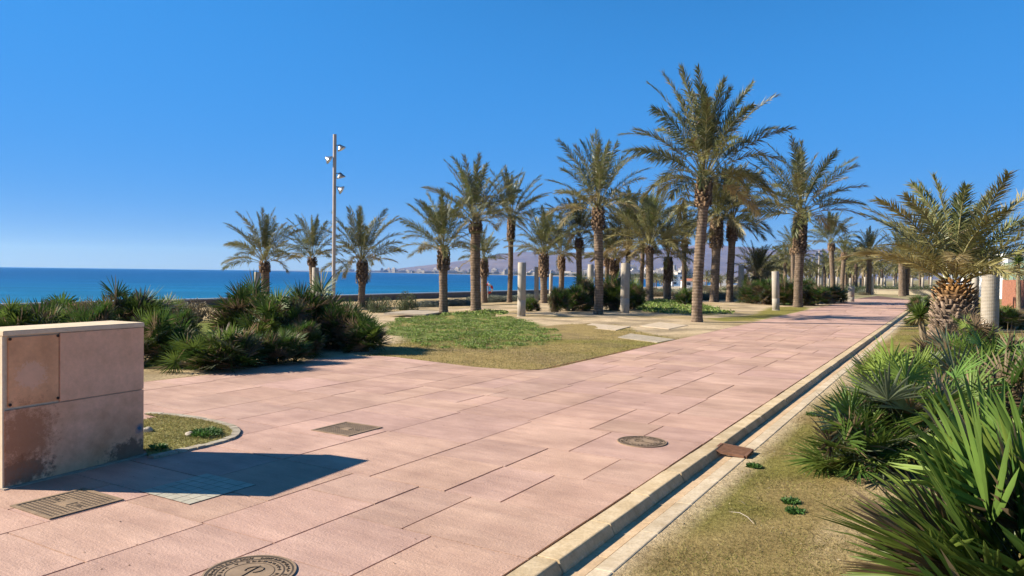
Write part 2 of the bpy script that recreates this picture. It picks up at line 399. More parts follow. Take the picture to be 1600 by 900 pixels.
bmesh.ops.triangulate(bm, faces=[f for f in bm.faces if len(f.verts) > 4]); 
for f_ in bm.faces:
    if f_.normal.z < -.5: f_.normal_flip()
bm.to_mesh(me); bm.free()
prom = tag(link('path', me, m_path), kind='structure')
base = MB(); base.add([(x, y, -.009) for x, y in PATH], [tuple(range(len(PATH)))]); 
me = base.mesh('path_joints'); bm = bmesh.new(); bm.from_mesh(me); bmesh.ops.triangulate(bm, faces=bm.faces); bm.to_mesh(me); bm.free()
link('joint_bed', me, m_joint, prom)

# kerb, gutter, edging strip
def stones(name, prof, step, v0, v1, gap, col, jit=.0, var=.08):
    mb = MB(); v = v0
    while v < v1:
        k = random.uniform(1 - var, 1 + var); mb.cur = tuple(c * k for c in col); a, b = v + gap / 2, v + step - gap / 2
        dw = random.uniform(-jit, jit); dz = random.uniform(-jit, jit) * .5; n = len(prof)
        A = [(*XYwv(w + dw, a), z + dz) for w, z in prof]; B = [(*XYwv(w + dw, b), z + dz) for w, z in prof]
        mb.add(A + B, [tuple(range(n)), tuple(range(n, 2 * n))[::-1]] + [(i, n + i, n + (i + 1) % n, (i + 1) % n) for i in range(n)])
        v += step
    me = mb.mesh(name); bm = bmesh.new(); bm.from_mesh(me); bmesh.ops.recalc_face_normals(bm, faces=bm.faces)
    bmesh.ops.bevel(bm, geom=bm.edges[:], offset=.004, segments=1, affect='EDGES'); bm.to_mesh(me); bm.free()
    return tag(link(name, me, m_kerb), kind='structure')
stones('kerb', [(.002, -.2), (.002, .003), (.136, .003), (.146, -.003), (.178, -.058), (.178, -.2)], .72, -3.53, 58, .012, (.56, .43, .27), .004, .12)
stones('gutter', [(.180, -.2), (.180, -.060), (.298, -.056), (.298, -.2)], .72, -3.2, 58, .005, (.56, .40, .25), .001)
stones('edging_strip', [(.300, -.2), (.300, -.050), (.412, -.046), (.422, -.054), (.422, -.2)], .72, -3.4, 58, .008, (.54, .435, .305), .002)
# ------------------------------------------------------------------ plants
GA = math.pi * (3 - 5 ** .5)
def blades(P, D, Sd, L, Wd, droop, col, prof=((0, .45), (.35, 1), (1, .06)), fold=0):
    N = len(P); rows = []; L = L[:, None]; Wd = Wd[:, None]; dr = np.asarray(droop).reshape(-1, 1) * np.ones((N, 1))
    Nn = nrm(np.cross(Sd, D)); k = 3 if fold else 2
    for t, wd in prof:
        c = P + D * L * t; c = c.copy(); c[:, 2] -= (dr * L * t * t)[:, 0]
        if fold: rows += [c - Sd * Wd * wd / 2 + Nn * Wd * wd * fold, c, c + Sd * Wd * wd / 2 + Nn * Wd * wd * fold]
        else: rows += [c - Sd * Wd * wd / 2, c + Sd * Wd * wd / 2]
    R_ = len(prof); V = np.stack(rows, 1).reshape(-1, 3); M_ = R_ * k; q = []
    for r in range(R_ - 1):
        for a in range(k - 1): q.append([r * k + a, r * k + a + 1, (r + 1) * k + a + 1, (r + 1) * k + a])
    q = np.array(q); Fc = (np.arange(N)[:, None, None] * M_ + q[None]).reshape(-1, 4)
    cc = np.repeat(col, M_, axis=0)
    return V, Fc, cc
def merge(parts):
    V = []; Fc = []; Cc = []; o = 0
    for v, f, c in parts: V.append(v); Fc.append(f + o); Cc.append(c); o += len(v)
    return np.concatenate(V), np.concatenate(Fc), np.concatenate(Cc)
GREEN = np.array((.155, .165, .052)); DULL = np.array((.28, .235, .10)); DRYF = np.array((.36, .27, .14)); DEEP = np.array((.055, .075, .028))
def pinnate(seed, L=3.0, n=42, nl=64, lw=.028, ll=.39, low=14, hi=87, bend=50, petiole=.26, rach=.02, yellow=.3, k=1.0, r0=.14):
    g = np.random.default_rng(seed); parts = []
    for i in range(n):
        t = (i + .5) / n; el = R(hi + (low - hi) * t ** 1.05 + g.normal(0, 6)); az = i * GA + g.normal(0, .15)
        Lf = L * (.80 + .25 * math.sin(math.pi * min(1, t * 1.1 + .12))) * g.uniform(.86, 1.08)
        bd = R(bend) * (.45 + .75 * t) * g.uniform(.6, 1.35); tw = g.normal(0, .45)
        ss = np.linspace(0, 1, 15); e = el - bd * ss ** 1.5; sw = az + g.normal(0, .12) * ss
        T = np.stack([np.cos(e) * np.cos(sw), np.cos(e) * np.sin(sw), np.sin(e)], 1)
        rr = r0 * (.35 + .65 * t); P0 = np.array([math.cos(az) * rr, math.sin(az) * rr, .28 * (1 - t)])
        P = P0 + np.concatenate([[np.zeros(3)], np.cumsum((T[:-1] + T[1:]) / 2 * Lf / 14, 0)])
        sx_ = np.stack([-np.sin(sw), np.cos(sw), 0 * sw], 1); up_ = np.cross(T, sx_) * -1; up_ = np.where(up_[:, 2:3] < 0, -up_, up_) if el > -1.2 else up_
        up_ = nrm(np.cross(T, sx_)); up_ = -up_ if up_[0, 2] * math.cos(el) < 0 else up_
        c, s = math.cos(tw), math.sin(tw); A = sx_ * c + up_ * s; B = up_ * c - sx_ * s
        age = t; mixy = np.clip(g.normal(yellow * age * 1.3, .18), 0, 1)
        base = (DEEP * .6 + GREEN * .4) * (1 - age) + GREEN * age; base = base * (1 - mixy) + DULL * mixy
        if age > .86 and g.random() < .45: base = base * .4 + DRYF * .6
        base = base * g.uniform(.8, 1.2) * k
        # rachis: a tapering three-sided rod
        wv = rach * (1 - .82 * ss)[:, None]; tri = np.stack([P + A * wv, P - A * wv, P + B * wv * 1.0 - 0, ], 1).reshape(-1, 3)
        fr = []
        for a in range(14):
            for q in range(3): fr.append([a * 3 + q, a * 3 + (q + 1) % 3, (a + 1) * 3 + (q + 1) % 3, (a + 1) * 3 + q])
        parts.append((tri, np.array(fr), np.tile(np.array((.30, .27, .12)) * k * (1 - .5 * ss.repeat(3)[:, None]), 1)))
        m_ = nl; sl_ = petiole + (1 - petiole) * (np.arange(m_) + g.uniform(0, 1, m_)) / m_
        for side in (-1, 1):
            f_ = lambda X: np.stack([np.interp(sl_, ss, X[:, q]) for q in range(3)], 1)
            Pp, Tt, Aa, Bb = f_(P), nrm(f_(T)), nrm(f_(A)), nrm(f_(B)); q = (sl_ - petiole) / (1 - petiole)
            al = np.radians(58 - 34 * q + g.normal(0, 7, m_)); vv = np.radians(24 + g.normal(0, 15, m_))
            D = Tt * np.cos(al)[:, None] + (Aa * side * np.cos(vv)[:, None] + Bb * np.sin(vv)[:, None]) * np.sin(al)[:, None]
            D = nrm(D); ln_ = ll * L / 3 * (.45 + .75 * np.sin(np.pi * (q * .85 + .12)) ** .7) * g.uniform(.8, 1.15, m_)
            Sd = nrm(np.cross(D, Bb + g.normal(0, .35, (m_, 3))))
            col = base[None] * g.uniform(.8, 1.2, (m_, 1)); tipd = (g.random(m_) < .06)[:, None]; col = np.where(tipd, DRYF[None] * .8, col)
            parts.append(blades(Pp, D, Sd, ln_, np.full(m_, lw * L / 3), g.uniform(.05, .38, m_), col))
    return merge(parts)
_cm = {}
def crown_mesh(key, **kw):
    if key not in _cm: v, f, c = pinnate(**kw); me = npmesh('palm_crown', v, f, c); me.materials.append(m_frond); _cm[key] = me; me['zmax'] = float(np.percentile(v[:, 2], 99.9)); me['rmax'] = float(np.percentile(np.hypot(v[:, 0], v[:, 1]), 98))
    return _cm[key]
def trunk_mesh(h, r, rs, shaft, lean=(0, 0), seg=16, per=.105, nd=7, amp=.09, seed=0, dark=1.0, boots=True, tone=None, wide=1.0):
    g = random.Random(seed); n = max(12, int(h / per * 4)); V = []; col = []
    for i in range(n + 1):
        t = i / n; z = h * t - .06; s_ = sm(h - shaft * 1.15, h - shaft * .6, z); flare = .22 * math.exp(-z / .22)
        rad = r * (1 + flare) * (1 - s_) + rs * s_
        if s_ > .5: rad *= 1 - .28 * sm(h - .35, h + .05, z)
        bx = lean[0] * t ** 1.4 + .02 * math.sin(z * 1.1 + seed); by = lean[1] * t ** 1.4
        for k in range(seg):
            a = 2 * math.pi * k / seg; ph = z / per; row = math.floor(ph); fr = ph - row
            st = (a / (2 * math.pi) * nd + .5 * (row % 2) + .13 * math.sin(row * 2.1)) % 1
            b = (fr if fr < .8 else (1 - fr) * 4) * (1 - .5 * abs(st - .5) * 2)
            am = amp * (1 + .35 * s_); rr = rad * (1 + am * (b - .5) * 2 * .7 + .05 * noise.noise((a * 1.5, z * 3, seed)))
            V.append((bx + rr * math.cos(a), by + rr * math.sin(a), z))
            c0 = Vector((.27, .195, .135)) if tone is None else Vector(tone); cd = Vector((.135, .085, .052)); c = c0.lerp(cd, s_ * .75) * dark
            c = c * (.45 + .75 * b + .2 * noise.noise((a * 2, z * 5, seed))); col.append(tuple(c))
    F4 = [(i * seg + k, i * seg + (k + 1) % seg, (i + 1) * seg + (k + 1) % seg, (i + 1) * seg + k) for i in range(n) for k in range(seg)]
    V = list(V); col = list(col)
    if boots:                                   # cut leaf bases round the shaft
        nb = int(26 * wide) 
        rows = max(2, int(shaft / .09))
        for rI in range(rows):
            z = h - shaft * .95 + rI * shaft / rows; tt = z / h
            for k in range(nd + 2):
                a = 2 * math.pi * (k + .5 * (rI % 2)) / (nd + 2) + g.uniform(-.3, .3); rr = rs * (.93 - .22 * sm(h - .3, h, z))
                L = g.uniform(.06, .15) * wide; wd = rs * g.uniform(.14, .26); o = len(V); cx0 = lean[0] * tt ** 1.4; cy0 = lean[1] * tt ** 1.4
                ca, sa = math.cos(a), math.sin(a); c = Vector((.21, .135, .08)) * g.uniform(.6, 1.4) * dark
                for (dr, dz, ws_) in ((0, 0, 1), (.045 * wide, L, .7)):
                    for sgn in (-1, 1):
                        for th in (0, .028 * wide):
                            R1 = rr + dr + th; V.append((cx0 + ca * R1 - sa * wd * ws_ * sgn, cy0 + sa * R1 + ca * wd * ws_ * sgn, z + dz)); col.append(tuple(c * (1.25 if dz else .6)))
                F4 += [(o + 1, o + 3, o + 7, o + 5), (o, o + 4, o + 6, o + 2), (o, o + 1, o + 5, o + 4), (o + 2, o + 6, o + 7, o + 3), (o + 4, o + 5, o + 7, o + 6)]
    me = npmesh('trunk', V, F4, col); me.materials.append(m_trunk); return me
def date_palm(px, D, cpx, cy, ty, tw, key, label, group='date palms of the promenade grove', shaft=.75, name='date_palm', rz=None, dark=1.0, sw=1.4, **kw):
    x, y = XY(px, D); z0 = H(x, y); xt, yt = XY(cpx, D); zt = Z(cpx, cy, D); h = zt - z0
    t = empty(name, (x, y, z0), 0, label, 'palm tree', group); r = tw / 2 / F * D
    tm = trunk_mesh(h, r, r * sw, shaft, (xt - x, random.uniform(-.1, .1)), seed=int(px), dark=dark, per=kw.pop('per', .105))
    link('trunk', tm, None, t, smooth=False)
    Lr = (Z(px, ty, D) - zt)      # crown height
    wr = kw.pop('wr', .80)
    args = dict(seed=key if isinstance(key, int) else int(px)); args.update(kw)
    me = crown_mesh((key, tuple(sorted(kw.items()))), **args)
    c = link('crown', me, None, t, (xt - x, 0, h - .1)); s = (Lr + .1) / me['zmax']; q = wr * Lr / me['rmax']; c.scale = (q, q, s)
    c.rotation_euler = (random.uniform(-.06, .06), random.uniform(-.06, .06), random.uniform(0, 6.28) if rz is None else rz)
    return t
A_, B_, C_, D_, E_ = 11, 12, 13, 14, 15
date_palm(415, 40, 413, 409, 324, 13, A_, 'low wide date palm at the far left, in front of the open sea', sw=1.2, shaft=.6, n=38)
date_palm(491, 43, 487, 402, 334, 11, B_, 'small date palm just left of the tall floodlight pole', sw=1.25, shaft=.5, n=36)
date_palm(565, 44, 566, 408, 320, 11, C_, 'date palm with a thick dark boot just right of the tall floodlight pole', sw=1.55, shaft=1.4, n=42, low=12)
date_palm(693, 30, 693, 389, 298, 13.5, 'u4', 'short date palm with swollen trunk top standing behind the green weed patch', sw=1.3, shaft=.9, n=44)
date_palm(744, 32, 742, 346, 245, 16, 'u5', 'ringed date palm of medium height, second to rise behind the weed patch', sw=1.2, shaft=.5, n=44)
date_palm(797, 50, 798, 342, 262, 8, D_, 'slender tall date palm just left of the nearest bare concrete post', sw=1.5, shaft=1.6, dark=.85)
date_palm(757, 49, 756, 406, 352, 10, A_, 'small date palm by the sea edge, beside the red and white lifebuoy', sw=1.3, shaft=1.2, n=30)
date_palm(850, 46, 849, 397, 320, 11, E_, 'date palm with upright fronds between the two posts near the water', sw=1.35, shaft=1.5, n=40, low=20)
date_palm(878, 56, 877, 400, 345, 8.5, B_, 'small date palm rising out of the fan palm thicket', sw=1.3, shaft=1.2, n=34)
date_palm(905, 50, 904, 372, 300, 9, C_, 'dark leaved date palm left of the tall ringed one', dark=.8, shaft=.8, n=42, k=.75)
date_palm(936, 30, 933, 326, 208, 14, 'u11', 'tall date palm standing alone between the two nearest concrete posts', sw=1.3, shaft=.9, n=44, wr=.74)
date_palm(948, 58, 948, 402, 352, 7, A_, 'little date palm half hidden behind the tall ringed trunk', n=30)
date_palm(960, 52, 960, 405, 330, 10, D_, 'bushy date palm directly behind the second concrete post', n=36, shaft=1.2)
date_palm(982, 50, 981, 372, 290, 7.5, E_, 'dark thin trunked date palm just right of the second concrete post', dark=.45, k=.7)
date_palm(1003, 56, 1003, 378, 300, 6.5, B_, 'thin pinkish trunked date palm between two darker ones', shaft=.5)
date_palm(1016, 47, 1014, 384, 292, 12, 'u15', 'lush yellow green date palm with drooping lower fronds in mid grove', sw=1.1, shaft=.5, n=50, yellow=.75, low=0, k=1.25)
date_palm(1044, 50, 1044, 404, 338, 9, A_, 'short date palm with a bulging boot behind a pale post', sw=1.5, shaft=1.6, n=34)
date_palm(1069, 60, 1069, 375, 318, 7.5, C_, 'dark trunked date palm just left of the tallest palm', dark=.5, n=38)
date_palm(1090, 25.8, 1098, 280, 112, 16.5, 'u18', 'tallest date palm, its base at the edge of the pink paving', sw=1.45, shaft=1.0, n=50, nl=76, low=2, bend=50, wr=.70)
date_palm(1117, 46, 1119, 342, 252, 13.5, 'u19', 'thick date palm behind the right side of the tallest one', sw=1.45, shaft=1.9, n=46, yellow=.6, low=-5, k=1.1)
date_palm(1141, 46.5, 1143, 346, 250, 11, D_, 'dark crowned date palm right of the thick pair behind the tallest palm', sw=1.5, shaft=1.3, k=.75, n=50, low=-2)
date_palm(1248, 39.5, 1250, 334, 222, 13.5, 'u22', 'large spreading date palm beside the path, ivy dark bushes at its foot', sw=1.45, shaft=2.2, n=44, dark=.8, low=4, k=.95, wr=.92)
date_palm(1240, 85, 1238, 388, 348, 7, A_, 'distant date palm mostly hidden behind the large spreading one', n=30)
date_palm(1302, 70, 1297, 380, 328, 7.5, E_, 'leaning distant date palm right of the large spreading one', n=38)
date_palm(1316, 76, 1318, 395, 366, 6.5, B_, 'small distant date palm with sparse windblown crown', n=24)
date_palm(1357, 70, 1358, 396, 354, 7, C_, 'date palm on the left side of the pink path at its far end', dark=.7)
date_palm(1410, 66, 1409, 406, 352, 10, D_, 'pale trunked date palm at the path end, front one of a close pair', shaft=.4, sw=1.1, n=44, yellow=.8)
date_palm(1417, 70, 1418, 405, 362, 7, A_, 'dark trunked date palm close behind the pale one at the path end', dark=.5)
# short full palm with almost no trunk
date_palm(1183, 47, 1182, 432, 377, 12, 'u21', 'short stemless looking palm with a full dark crown beside a pale post', sw=1.3, shaft=.5, n=44, k=.6, low=-5, hi=80, bend=42, ll=.5)
# nearer one with a massive trunk on the right
x, y = XY(1492, 17); z0 = H(x, y); h = Z(1492, 440, 17) - z0
t = empty('canary_date_palm', (x, y, z0), 0, 'low palm with massive scaly trunk and huge arching fronds at the right edge', 'palm tree')
n_seg = 40; V = []; col = []; nr_ = 110
for i in range(nr_ + 1):
    tt = i / nr_; z = h * tt - .05; rad = .47 - .11 * tt + .05 * math.sin(tt * 7) - .14 * sm(.82, 1, tt)
    for k in range(n_seg):
        a = 2 * math.pi * k / n_seg; ph = z / .115; row = math.floor(ph); fr = ph - row; st = (a / (2 * math.pi) * 11 + .5 * (row % 2)) % 1
        b = (fr if fr < .75 else (1 - fr) * 3) * (1 - abs(st - .5) * 1.5); rr = rad * (1 + .20 * (b - .3) + .06 * noise.noise((a * 2, z * 4, 1)))
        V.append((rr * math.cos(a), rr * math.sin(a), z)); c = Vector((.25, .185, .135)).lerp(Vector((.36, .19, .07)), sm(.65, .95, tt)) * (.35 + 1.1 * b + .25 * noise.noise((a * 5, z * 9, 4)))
        col.append(tuple(max(.02, q) for q in c))
F4 = [(i * n_seg + k, i * n_seg + (k + 1) % n_seg, (i + 1) * n_seg + (k + 1) % n_seg, (i + 1) * n_seg + k) for i in range(nr_) for k in range(n_seg)]
g = random.Random(5)
for rI in range(19):
    z = .08 + rI * h / 19.5; tt = z / h
    for k in range(17):
        a = 2 * math.pi * (k + .5 * (rI % 2)) / 17 + g.uniform(-.16, .16); rr = .47 - .11 * tt - .02 - .12 * sm(.82, 1, tt); L = g.uniform(.05, .14); wd = g.uniform(.03, .06); o = len(V)
        ca, sa = math.cos(a), math.sin(a); c = Vector((.27, .195, .14)).lerp(Vector((.42, .22, .075)), sm(.6, .95, tt)) * g.uniform(.45, 1.2)
        for (dr, dz, ws_) in ((0, 0, 1), (.09, L, .45)):
            for sgn in (-1, 1):
                for th in (0, .03):
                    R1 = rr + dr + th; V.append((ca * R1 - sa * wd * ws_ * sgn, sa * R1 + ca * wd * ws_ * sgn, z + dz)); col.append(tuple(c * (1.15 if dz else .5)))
        F4 += [(o + 1, o + 3, o + 7, o + 5), (o, o + 4, o + 6, o + 2), (o, o + 1, o + 5, o + 4), (o + 2, o + 6, o + 7, o + 3), (o + 4, o + 5, o + 7, o + 6)]
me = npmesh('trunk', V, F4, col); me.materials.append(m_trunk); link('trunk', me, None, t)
v_, f_, c_ = pinnate(77, L=3.1, n=34, nl=110, lw=.030, ll=.42, low=30, hi=84, bend=58, petiole=.12, rach=.032, yellow=.7, k=1.3, r0=.26)
me = npmesh('crown', v_, f_, c_); me.materials.append(m_frond); cr = link('crown', me, None, t, (0, 0, h)); zq = float(np.percentile(v_[:, 2], 99.9)); rq = float(np.percentile(np.hypot(v_[:, 0], v_[:, 1]), 98)); hq_ = Z(1492, 275, 17) - Z(1492, 440, 17); cr.scale = (1.02 * hq_ / rq, 1.02 * hq_ / rq, hq_ / zq); cr.rotation_euler = (0, 0, 1.1)

# far grove: low detail crowns
grove = []
for s in (31, 32, 33):
    v_, f_, c_ = pinnate(s, L=3.0, n=30, nl=22, lw=.075, ll=.5, low=-15, hi=85, bend=70, k=.95, yellow=.5)
    me = npmesh('crown', v_, f_, c_); me.materials.append(m_frond); grove.append(me)
gt = [trunk_mesh(3.6, .22, .3, .8, seed=s, seg=8, per=.3, boots=False, dark=.9) for s in (1, 2, 3)]
g = random.Random(21)
for i in range(95):
    px = g.uniform(1170, 1475) if i < 62 else g.uniform(985, 1175); D = g.uniform(105, 230) if i < 62 else g.uniform(190, 330)
    x, y = XY(px, D); k = i % 3; sc = g.uniform(.75, 1.15) * (1 if i < 62 else .8)
    t = empty('date_palm', (x, y, H(x, y)), g.uniform(0, 6), 'small distant date palm in the dense grove beyond the low cream wall' if i < 62 else 'tiny date palm far off between the grove trunks and the town', 'palm tree', 'distant grove palms' if i < 62 else 'tiny far palms', sc)
    link('trunk', gt[k], None, t); c = link('crown', grove[k], None, t, (0, 0, 3.5))

# fan palms
def fans(hub, d, n, size, m_, arc, wd, col, g, fold=0, droop=.12, prof=((0, .35), (.4, 1), (.75, .75), (1, .05)), pet=None):
    parts = []
    N = len(hub); d = nrm(d); n = nrm(n - d * (n * d).sum(1)[:, None]); s = np.cross(n, d)
    for i in range(N):
        th = np.radians(np.linspace(-arc / 2, arc / 2, m_) + g.normal(0, 2.0, m_)); cup = .18 + g.normal(0, .08)
        D = nrm(d[i] * np.cos(th)[:, None] + s[i] * np.sin(th)[:, None] + n[i] * (cup * np.abs(np.sin(th))[:, None] + g.normal(0, .04, (m_, 1))))
        Sd = nrm(np.cross(D, n[i] + g.normal(0, .18, (m_, 3)))); ln_ = size[i] * (.78 + .22 * np.cos(th)) * g.uniform(.9, 1.05, m_)
        cc = col[i] * g.uniform(.82, 1.2, (m_, 1)); dead = (g.random(m_) < .05)[:, None]; cc = np.where(dead, np.array((.26, .19, .10))[None], cc)
        parts.append(blades(np.repeat(hub[i][None], m_, 0), D, Sd, ln_, np.full(m_, wd * size[i]), g.uniform(.3, 1.6, m_) * droop, cc, prof, fold))
    return parts
def rods(P, Q, r, col):
    parts = []
    for p, q, c in zip(P, Q, col):
        t = q - p; t = t / (np.linalg.norm(t) + 1e-9); a = np.cross(t, [0.3, .5, 1.]); a /= np.linalg.norm(a); b = np.cross(t, a); mid = (p + q) / 2 + np.array([0, 0, .03])
        V = np.array([x_ + (a * math.cos(2.094 * k) + b * math.sin(2.094 * k)) * rr for x_, rr in ((p, r), (mid, r * .8), (q, r * .6)) for k in range(3)])
        F = np.array([[s * 3 + k, s * 3 + (k + 1) % 3, (s + 1) * 3 + (k + 1) % 3, (s + 1) * 3 + k] for s in (0, 1) for k in range(3)])
        parts.append((V, F, np.tile(c, (9, 1))))
    return parts
FG = np.array((.042, .085, .016)); FG2 = np.array((.12, .155, .028)); FGD = np.array((.032, .055, .020)); FDEAD = np.array((.21, .145, .085)); FGREY = np.array((.12, .14, .08))
def fan_shrub(seed, r=.9, h=1.2, n=110, m_=17, size=.42, wd=.085, arc=200, spread=.35, dead=.14, fold=0, k=1.0, trunks=4, bright=.35, elmin=2, droop=.12):
    g = np.random.default_rng(seed); az = g.uniform(0, 2 * math.pi, n); el = np.maximum(np.arcsin(g.random(n)), math.radians(elmin))
    d = np.stack([np.cos(el) * np.cos(az), np.cos(el) * np.sin(az), np.sin(el)], 1); stems = [np.array([g.uniform(-1, 1) * spread, g.uniform(-1, 1) * spread, g.uniform(.15, .5) * h]) for _ in range(trunks)]
    st = np.array([stems[i % trunks] for i in range(n)]); st[:, 2] *= g.uniform(.1, 1, n)
    rad = g.uniform(.45, .72, n)[:, None]; hub = st + d * np.array([r, r, h]) * rad * .85
    hub[:, 2] = np.maximum(hub[:, 2], .08)
    nn = np.stack([-np.sin(el) * np.cos(az), -np.sin(el) * np.sin(az), np.cos(el)], 1) + g.normal(0, .45, (n, 3))
    dd = nrm(d + g.normal(0, .22, (n, 3)) + np.array([0, 0, .12])); sz = size * g.uniform(.75, 1.12, n)
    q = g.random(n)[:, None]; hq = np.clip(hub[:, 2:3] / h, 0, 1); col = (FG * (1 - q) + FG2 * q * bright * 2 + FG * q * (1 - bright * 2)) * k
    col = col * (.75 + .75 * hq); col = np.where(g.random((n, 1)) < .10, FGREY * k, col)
    dm = (g.random(n) < dead * (1.8 - 1.3 * hq[:, 0]))[:, None]; col = np.where(dm, FDEAD * g.uniform(.5, 1.2, (n, 1)), col)
    return merge(fans(hub, dd, nn, sz, m_, arc, wd, col, g, fold, droop) + rods(st, hub, .008, np.tile(np.array((.10, .12, .045)), (n, 1))))
def stem_mesh(seed, h=.6, spread=.35, n=4, r=.09):
    g = random.Random(seed); mb = MB(); mb.cur = (.15, .10, .065)
    for i in range(n):
        x, y = g.uniform(-1, 1) * spread, g.uniform(-1, 1) * spread; hh = h * g.uniform(.6, 1.1)
        mb.tube([(x * .5, y * .5, -.05), (x * .8, y * .8, hh * .5), (x, y, hh)], [r * 1.2, r, r * .8], 7)
    me = mb.mesh('stem'); me.materials.append(m_trunk); return me
fv = []
for s, kw in ((41, {}), (42, dict(dead=.25, bright=.2)), (43, dict(bright=.45, h=1.0, r=1.0)), (44, dict(dead=.2, k=.8, h=1.35)), (45, dict(dead=.3, bright=.1, k=.85))):
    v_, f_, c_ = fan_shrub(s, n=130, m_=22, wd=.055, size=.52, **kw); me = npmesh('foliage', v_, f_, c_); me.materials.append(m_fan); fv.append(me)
sm_ = [stem_mesh(s) for s in (1, 2)]
def fanpalm(px, D, top_y, wpx, key, label, group='fan palms of the left thicket', mesh=None):
    x, y = XY(px, D); z0 = H(x, y); hh = Z(px, top_y, D) - z0; rr = wpx / 2 / F * D
    t = empty('fan_palm', (x, y, z0), random.uniform(0, 6.28), label, 'fan palm', group)
    f = link('foliage', mesh or fv[key], None, t); f.scale = (rr / 1.0, rr / 1.0, hh / 1.32)
    s = link('stem', sm_[key % 2], None, t); s.scale = (rr, rr, hh / 1.3); return t
fanpalm(18, 13.5, 472, 130, 0, 'fan palm at the left frame edge showing above the block wall')
fanpalm(75, 14, 461, 150, 2, 'broad green fan palm above the middle of the block wall top')
fanpalm(120, 17, 453, 150, 1, 'brownish topped fan palm farther back behind the wall')
fanpalm(195, 16, 446, 150, 3, 'tall dark round fan palm above the right end of the block wall')
fanpalm(150, 12.5, 468, 110, 4, 'yellow tipped fan palm low behind the wall top')
fanpalm(262, 17.5, 464, 90, 0, 'dark fan palm between the round one and the grey round bush')
fanpalm(240, 12.4, 484, 110, 0, 'pale leaved fan palm just right of the block wall corner')
fanpalm(282, 14.3, 480, 80, 4, 'dark fan palm in the gap behind the pale leaved one')
fanpalm(342, 11.9, 498, 165, 2, 'low bright fan palm closest to the paving on the left')
fanpalm(425, 12.9, 508, 110, 1, 'low dull fan palm beside the bright one at the paving edge')
fanpalm(390, 15.5, 438, 120, 3, 'tall fan palm in front of the low palm at the far left')
fanpalm(440, 14.5, 455, 120, 0, 'fan palm with a bright head in the middle of the thicket')
fanpalm(492, 15.5, 436, 130, 3, 'tallest fan palm of the thicket in front of the floodlight pole')
fanpalm(474, 13.8, 500, 90, 4, 'dark low fan palm in shade at the front middle of the thicket')
fanpalm(528, 15.2, 462, 100, 1, 'drooping fan palm at the right side of the tallest one')
fanpalm(562, 14.8, 490, 90, 0, 'low round fan palm at the right end of the thicket')
gm = 'fan palms between the middle posts'
fanpalm(890, 33, 441, 62, 1, 'fan palm bush left of the tall ringed palm trunk', gm)
fanpalm(872, 31.5, 446, 40, 4, 'brownish fan palm bush right beside the first post', gm)
fanpalm(912, 34, 431, 60, 3, 'tall fan palm bush touching the left of the tall ringed trunk', gm)
fanpalm(962, 34, 426, 60, 3, 'tall dark fan palm bush behind the left of the second post', gm)
fanpalm(992, 35, 438, 44, 0, 'dark fan palm bush at the right of the second post', gm)
fanpalm(826, 33, 462, 34, 1, 'small fan palm hiding behind the foot of the first post', gm)
fanpalm(1071, 41, 450, 32, 0, 'small fan palm with stubby trunk left of the tallest palm', gm)
gd = 'dark bushes beside the path'
fanpalm(1170, 44, 437, 44, 3, 'dark fan palm bush under the short stemless palm', gd)
fanpalm(1200, 43, 434, 66, 4, 'big dark fan palm bush behind the leaning post', gd)
fanpalm(1228, 42, 434, 56, 3, 'dark fan palm bush against the left of the large spreading palm trunk', gd)
fanpalm(1272, 42, 444, 60, 4, 'dark fan palm bush right of the large spreading palm trunk', gd)
fanpalm(1303, 46, 445, 54, 3, 'dark fan palm bush last before the short stub post', gd)
fanpalm(1255, 50, 430, 50, 1, 'straw tipped fan palm behind the dark bushes by the path', gd)

# right foreground fan palms, each unique
def bigfan(px, D, py_base, label, seed, **kw):
    x, y = XY(px, D); t = empty('fan_palm', (x, y, H(x, y)), 0, label, 'fan palm', 'fan palms on the right lawn')
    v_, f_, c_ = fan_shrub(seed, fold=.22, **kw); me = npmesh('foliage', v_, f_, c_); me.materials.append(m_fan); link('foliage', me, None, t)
    me = stem_mesh(seed, h=.3, spread=.2, n=3, r=.06); link('stem', me, None, t); return t
bigfan(1605, 3.35, 0, 'closest fan palm, filling the lower right corner with long stiff blades', 51, r=.62, h=.80, n=64, m_=22, size=.60, wd=.062, arc=130, spread=.2, dead=.13, bright=.5, k=1.4, elmin=12, trunks=3, droop=.04)
bigfan(1462, 6.1, 0, 'wide fan palm behind the closest one, dead brown leaves at its foot', 52, r=.74, h=.86, n=70, m_=24, size=.40, wd=.055, arc=190, spread=.3, dead=.18, bright=.5, elmin=3, k=1.45)
bigfan(1362, 6.1, 0, 'small round fan palm leaning out over the lawn to the left', 53, r=.48, h=.62, n=42, m_=24, size=.33, wd=.055, arc=220, spread=.18, dead=.2, bright=.48, elmin=3, trunks=2, k=1.4)
bigfan(1590, 7.0, 0, 'shaded fan palm at the right frame edge behind the closest one', 54, r=.8, h=.9, n=70, m_=22, size=.38, wd=.06, spread=.3, dead=.25, bright=.25, k=1.2)
bigfan(1535, 9.8, 0, 'yellow green fan palm in front of the massive palm trunk', 55, r=1.1, h=1.0, n=110, m_=22, size=.42, wd=.06, arc=190, spread=.5, dead=.2, bright=.5, k=1.6)
bigfan(1425, 8.6, 0, 'fan palm with upright blades halfway between the kerb and the massive trunk', 56, r=.75, h=.85, n=70, m_=20, size=.38, wd=.06, arc=170, spread=.4, dead=.12, bright=.48, k=1.5)
bigfan(1500, 13.5, 0, 'straw coloured fan palm tuft at the foot of the massive trunk', 57, r=.7, h=.95, n=70, m_=20, size=.32, wd=.06, spread=.35, dead=.4, bright=.5, k=1.1)
fanpalm(1575, 24, 478, 70, 0, 'dark fan palm in the shade behind the rope ringed post', 'fan palms on the right lawn')
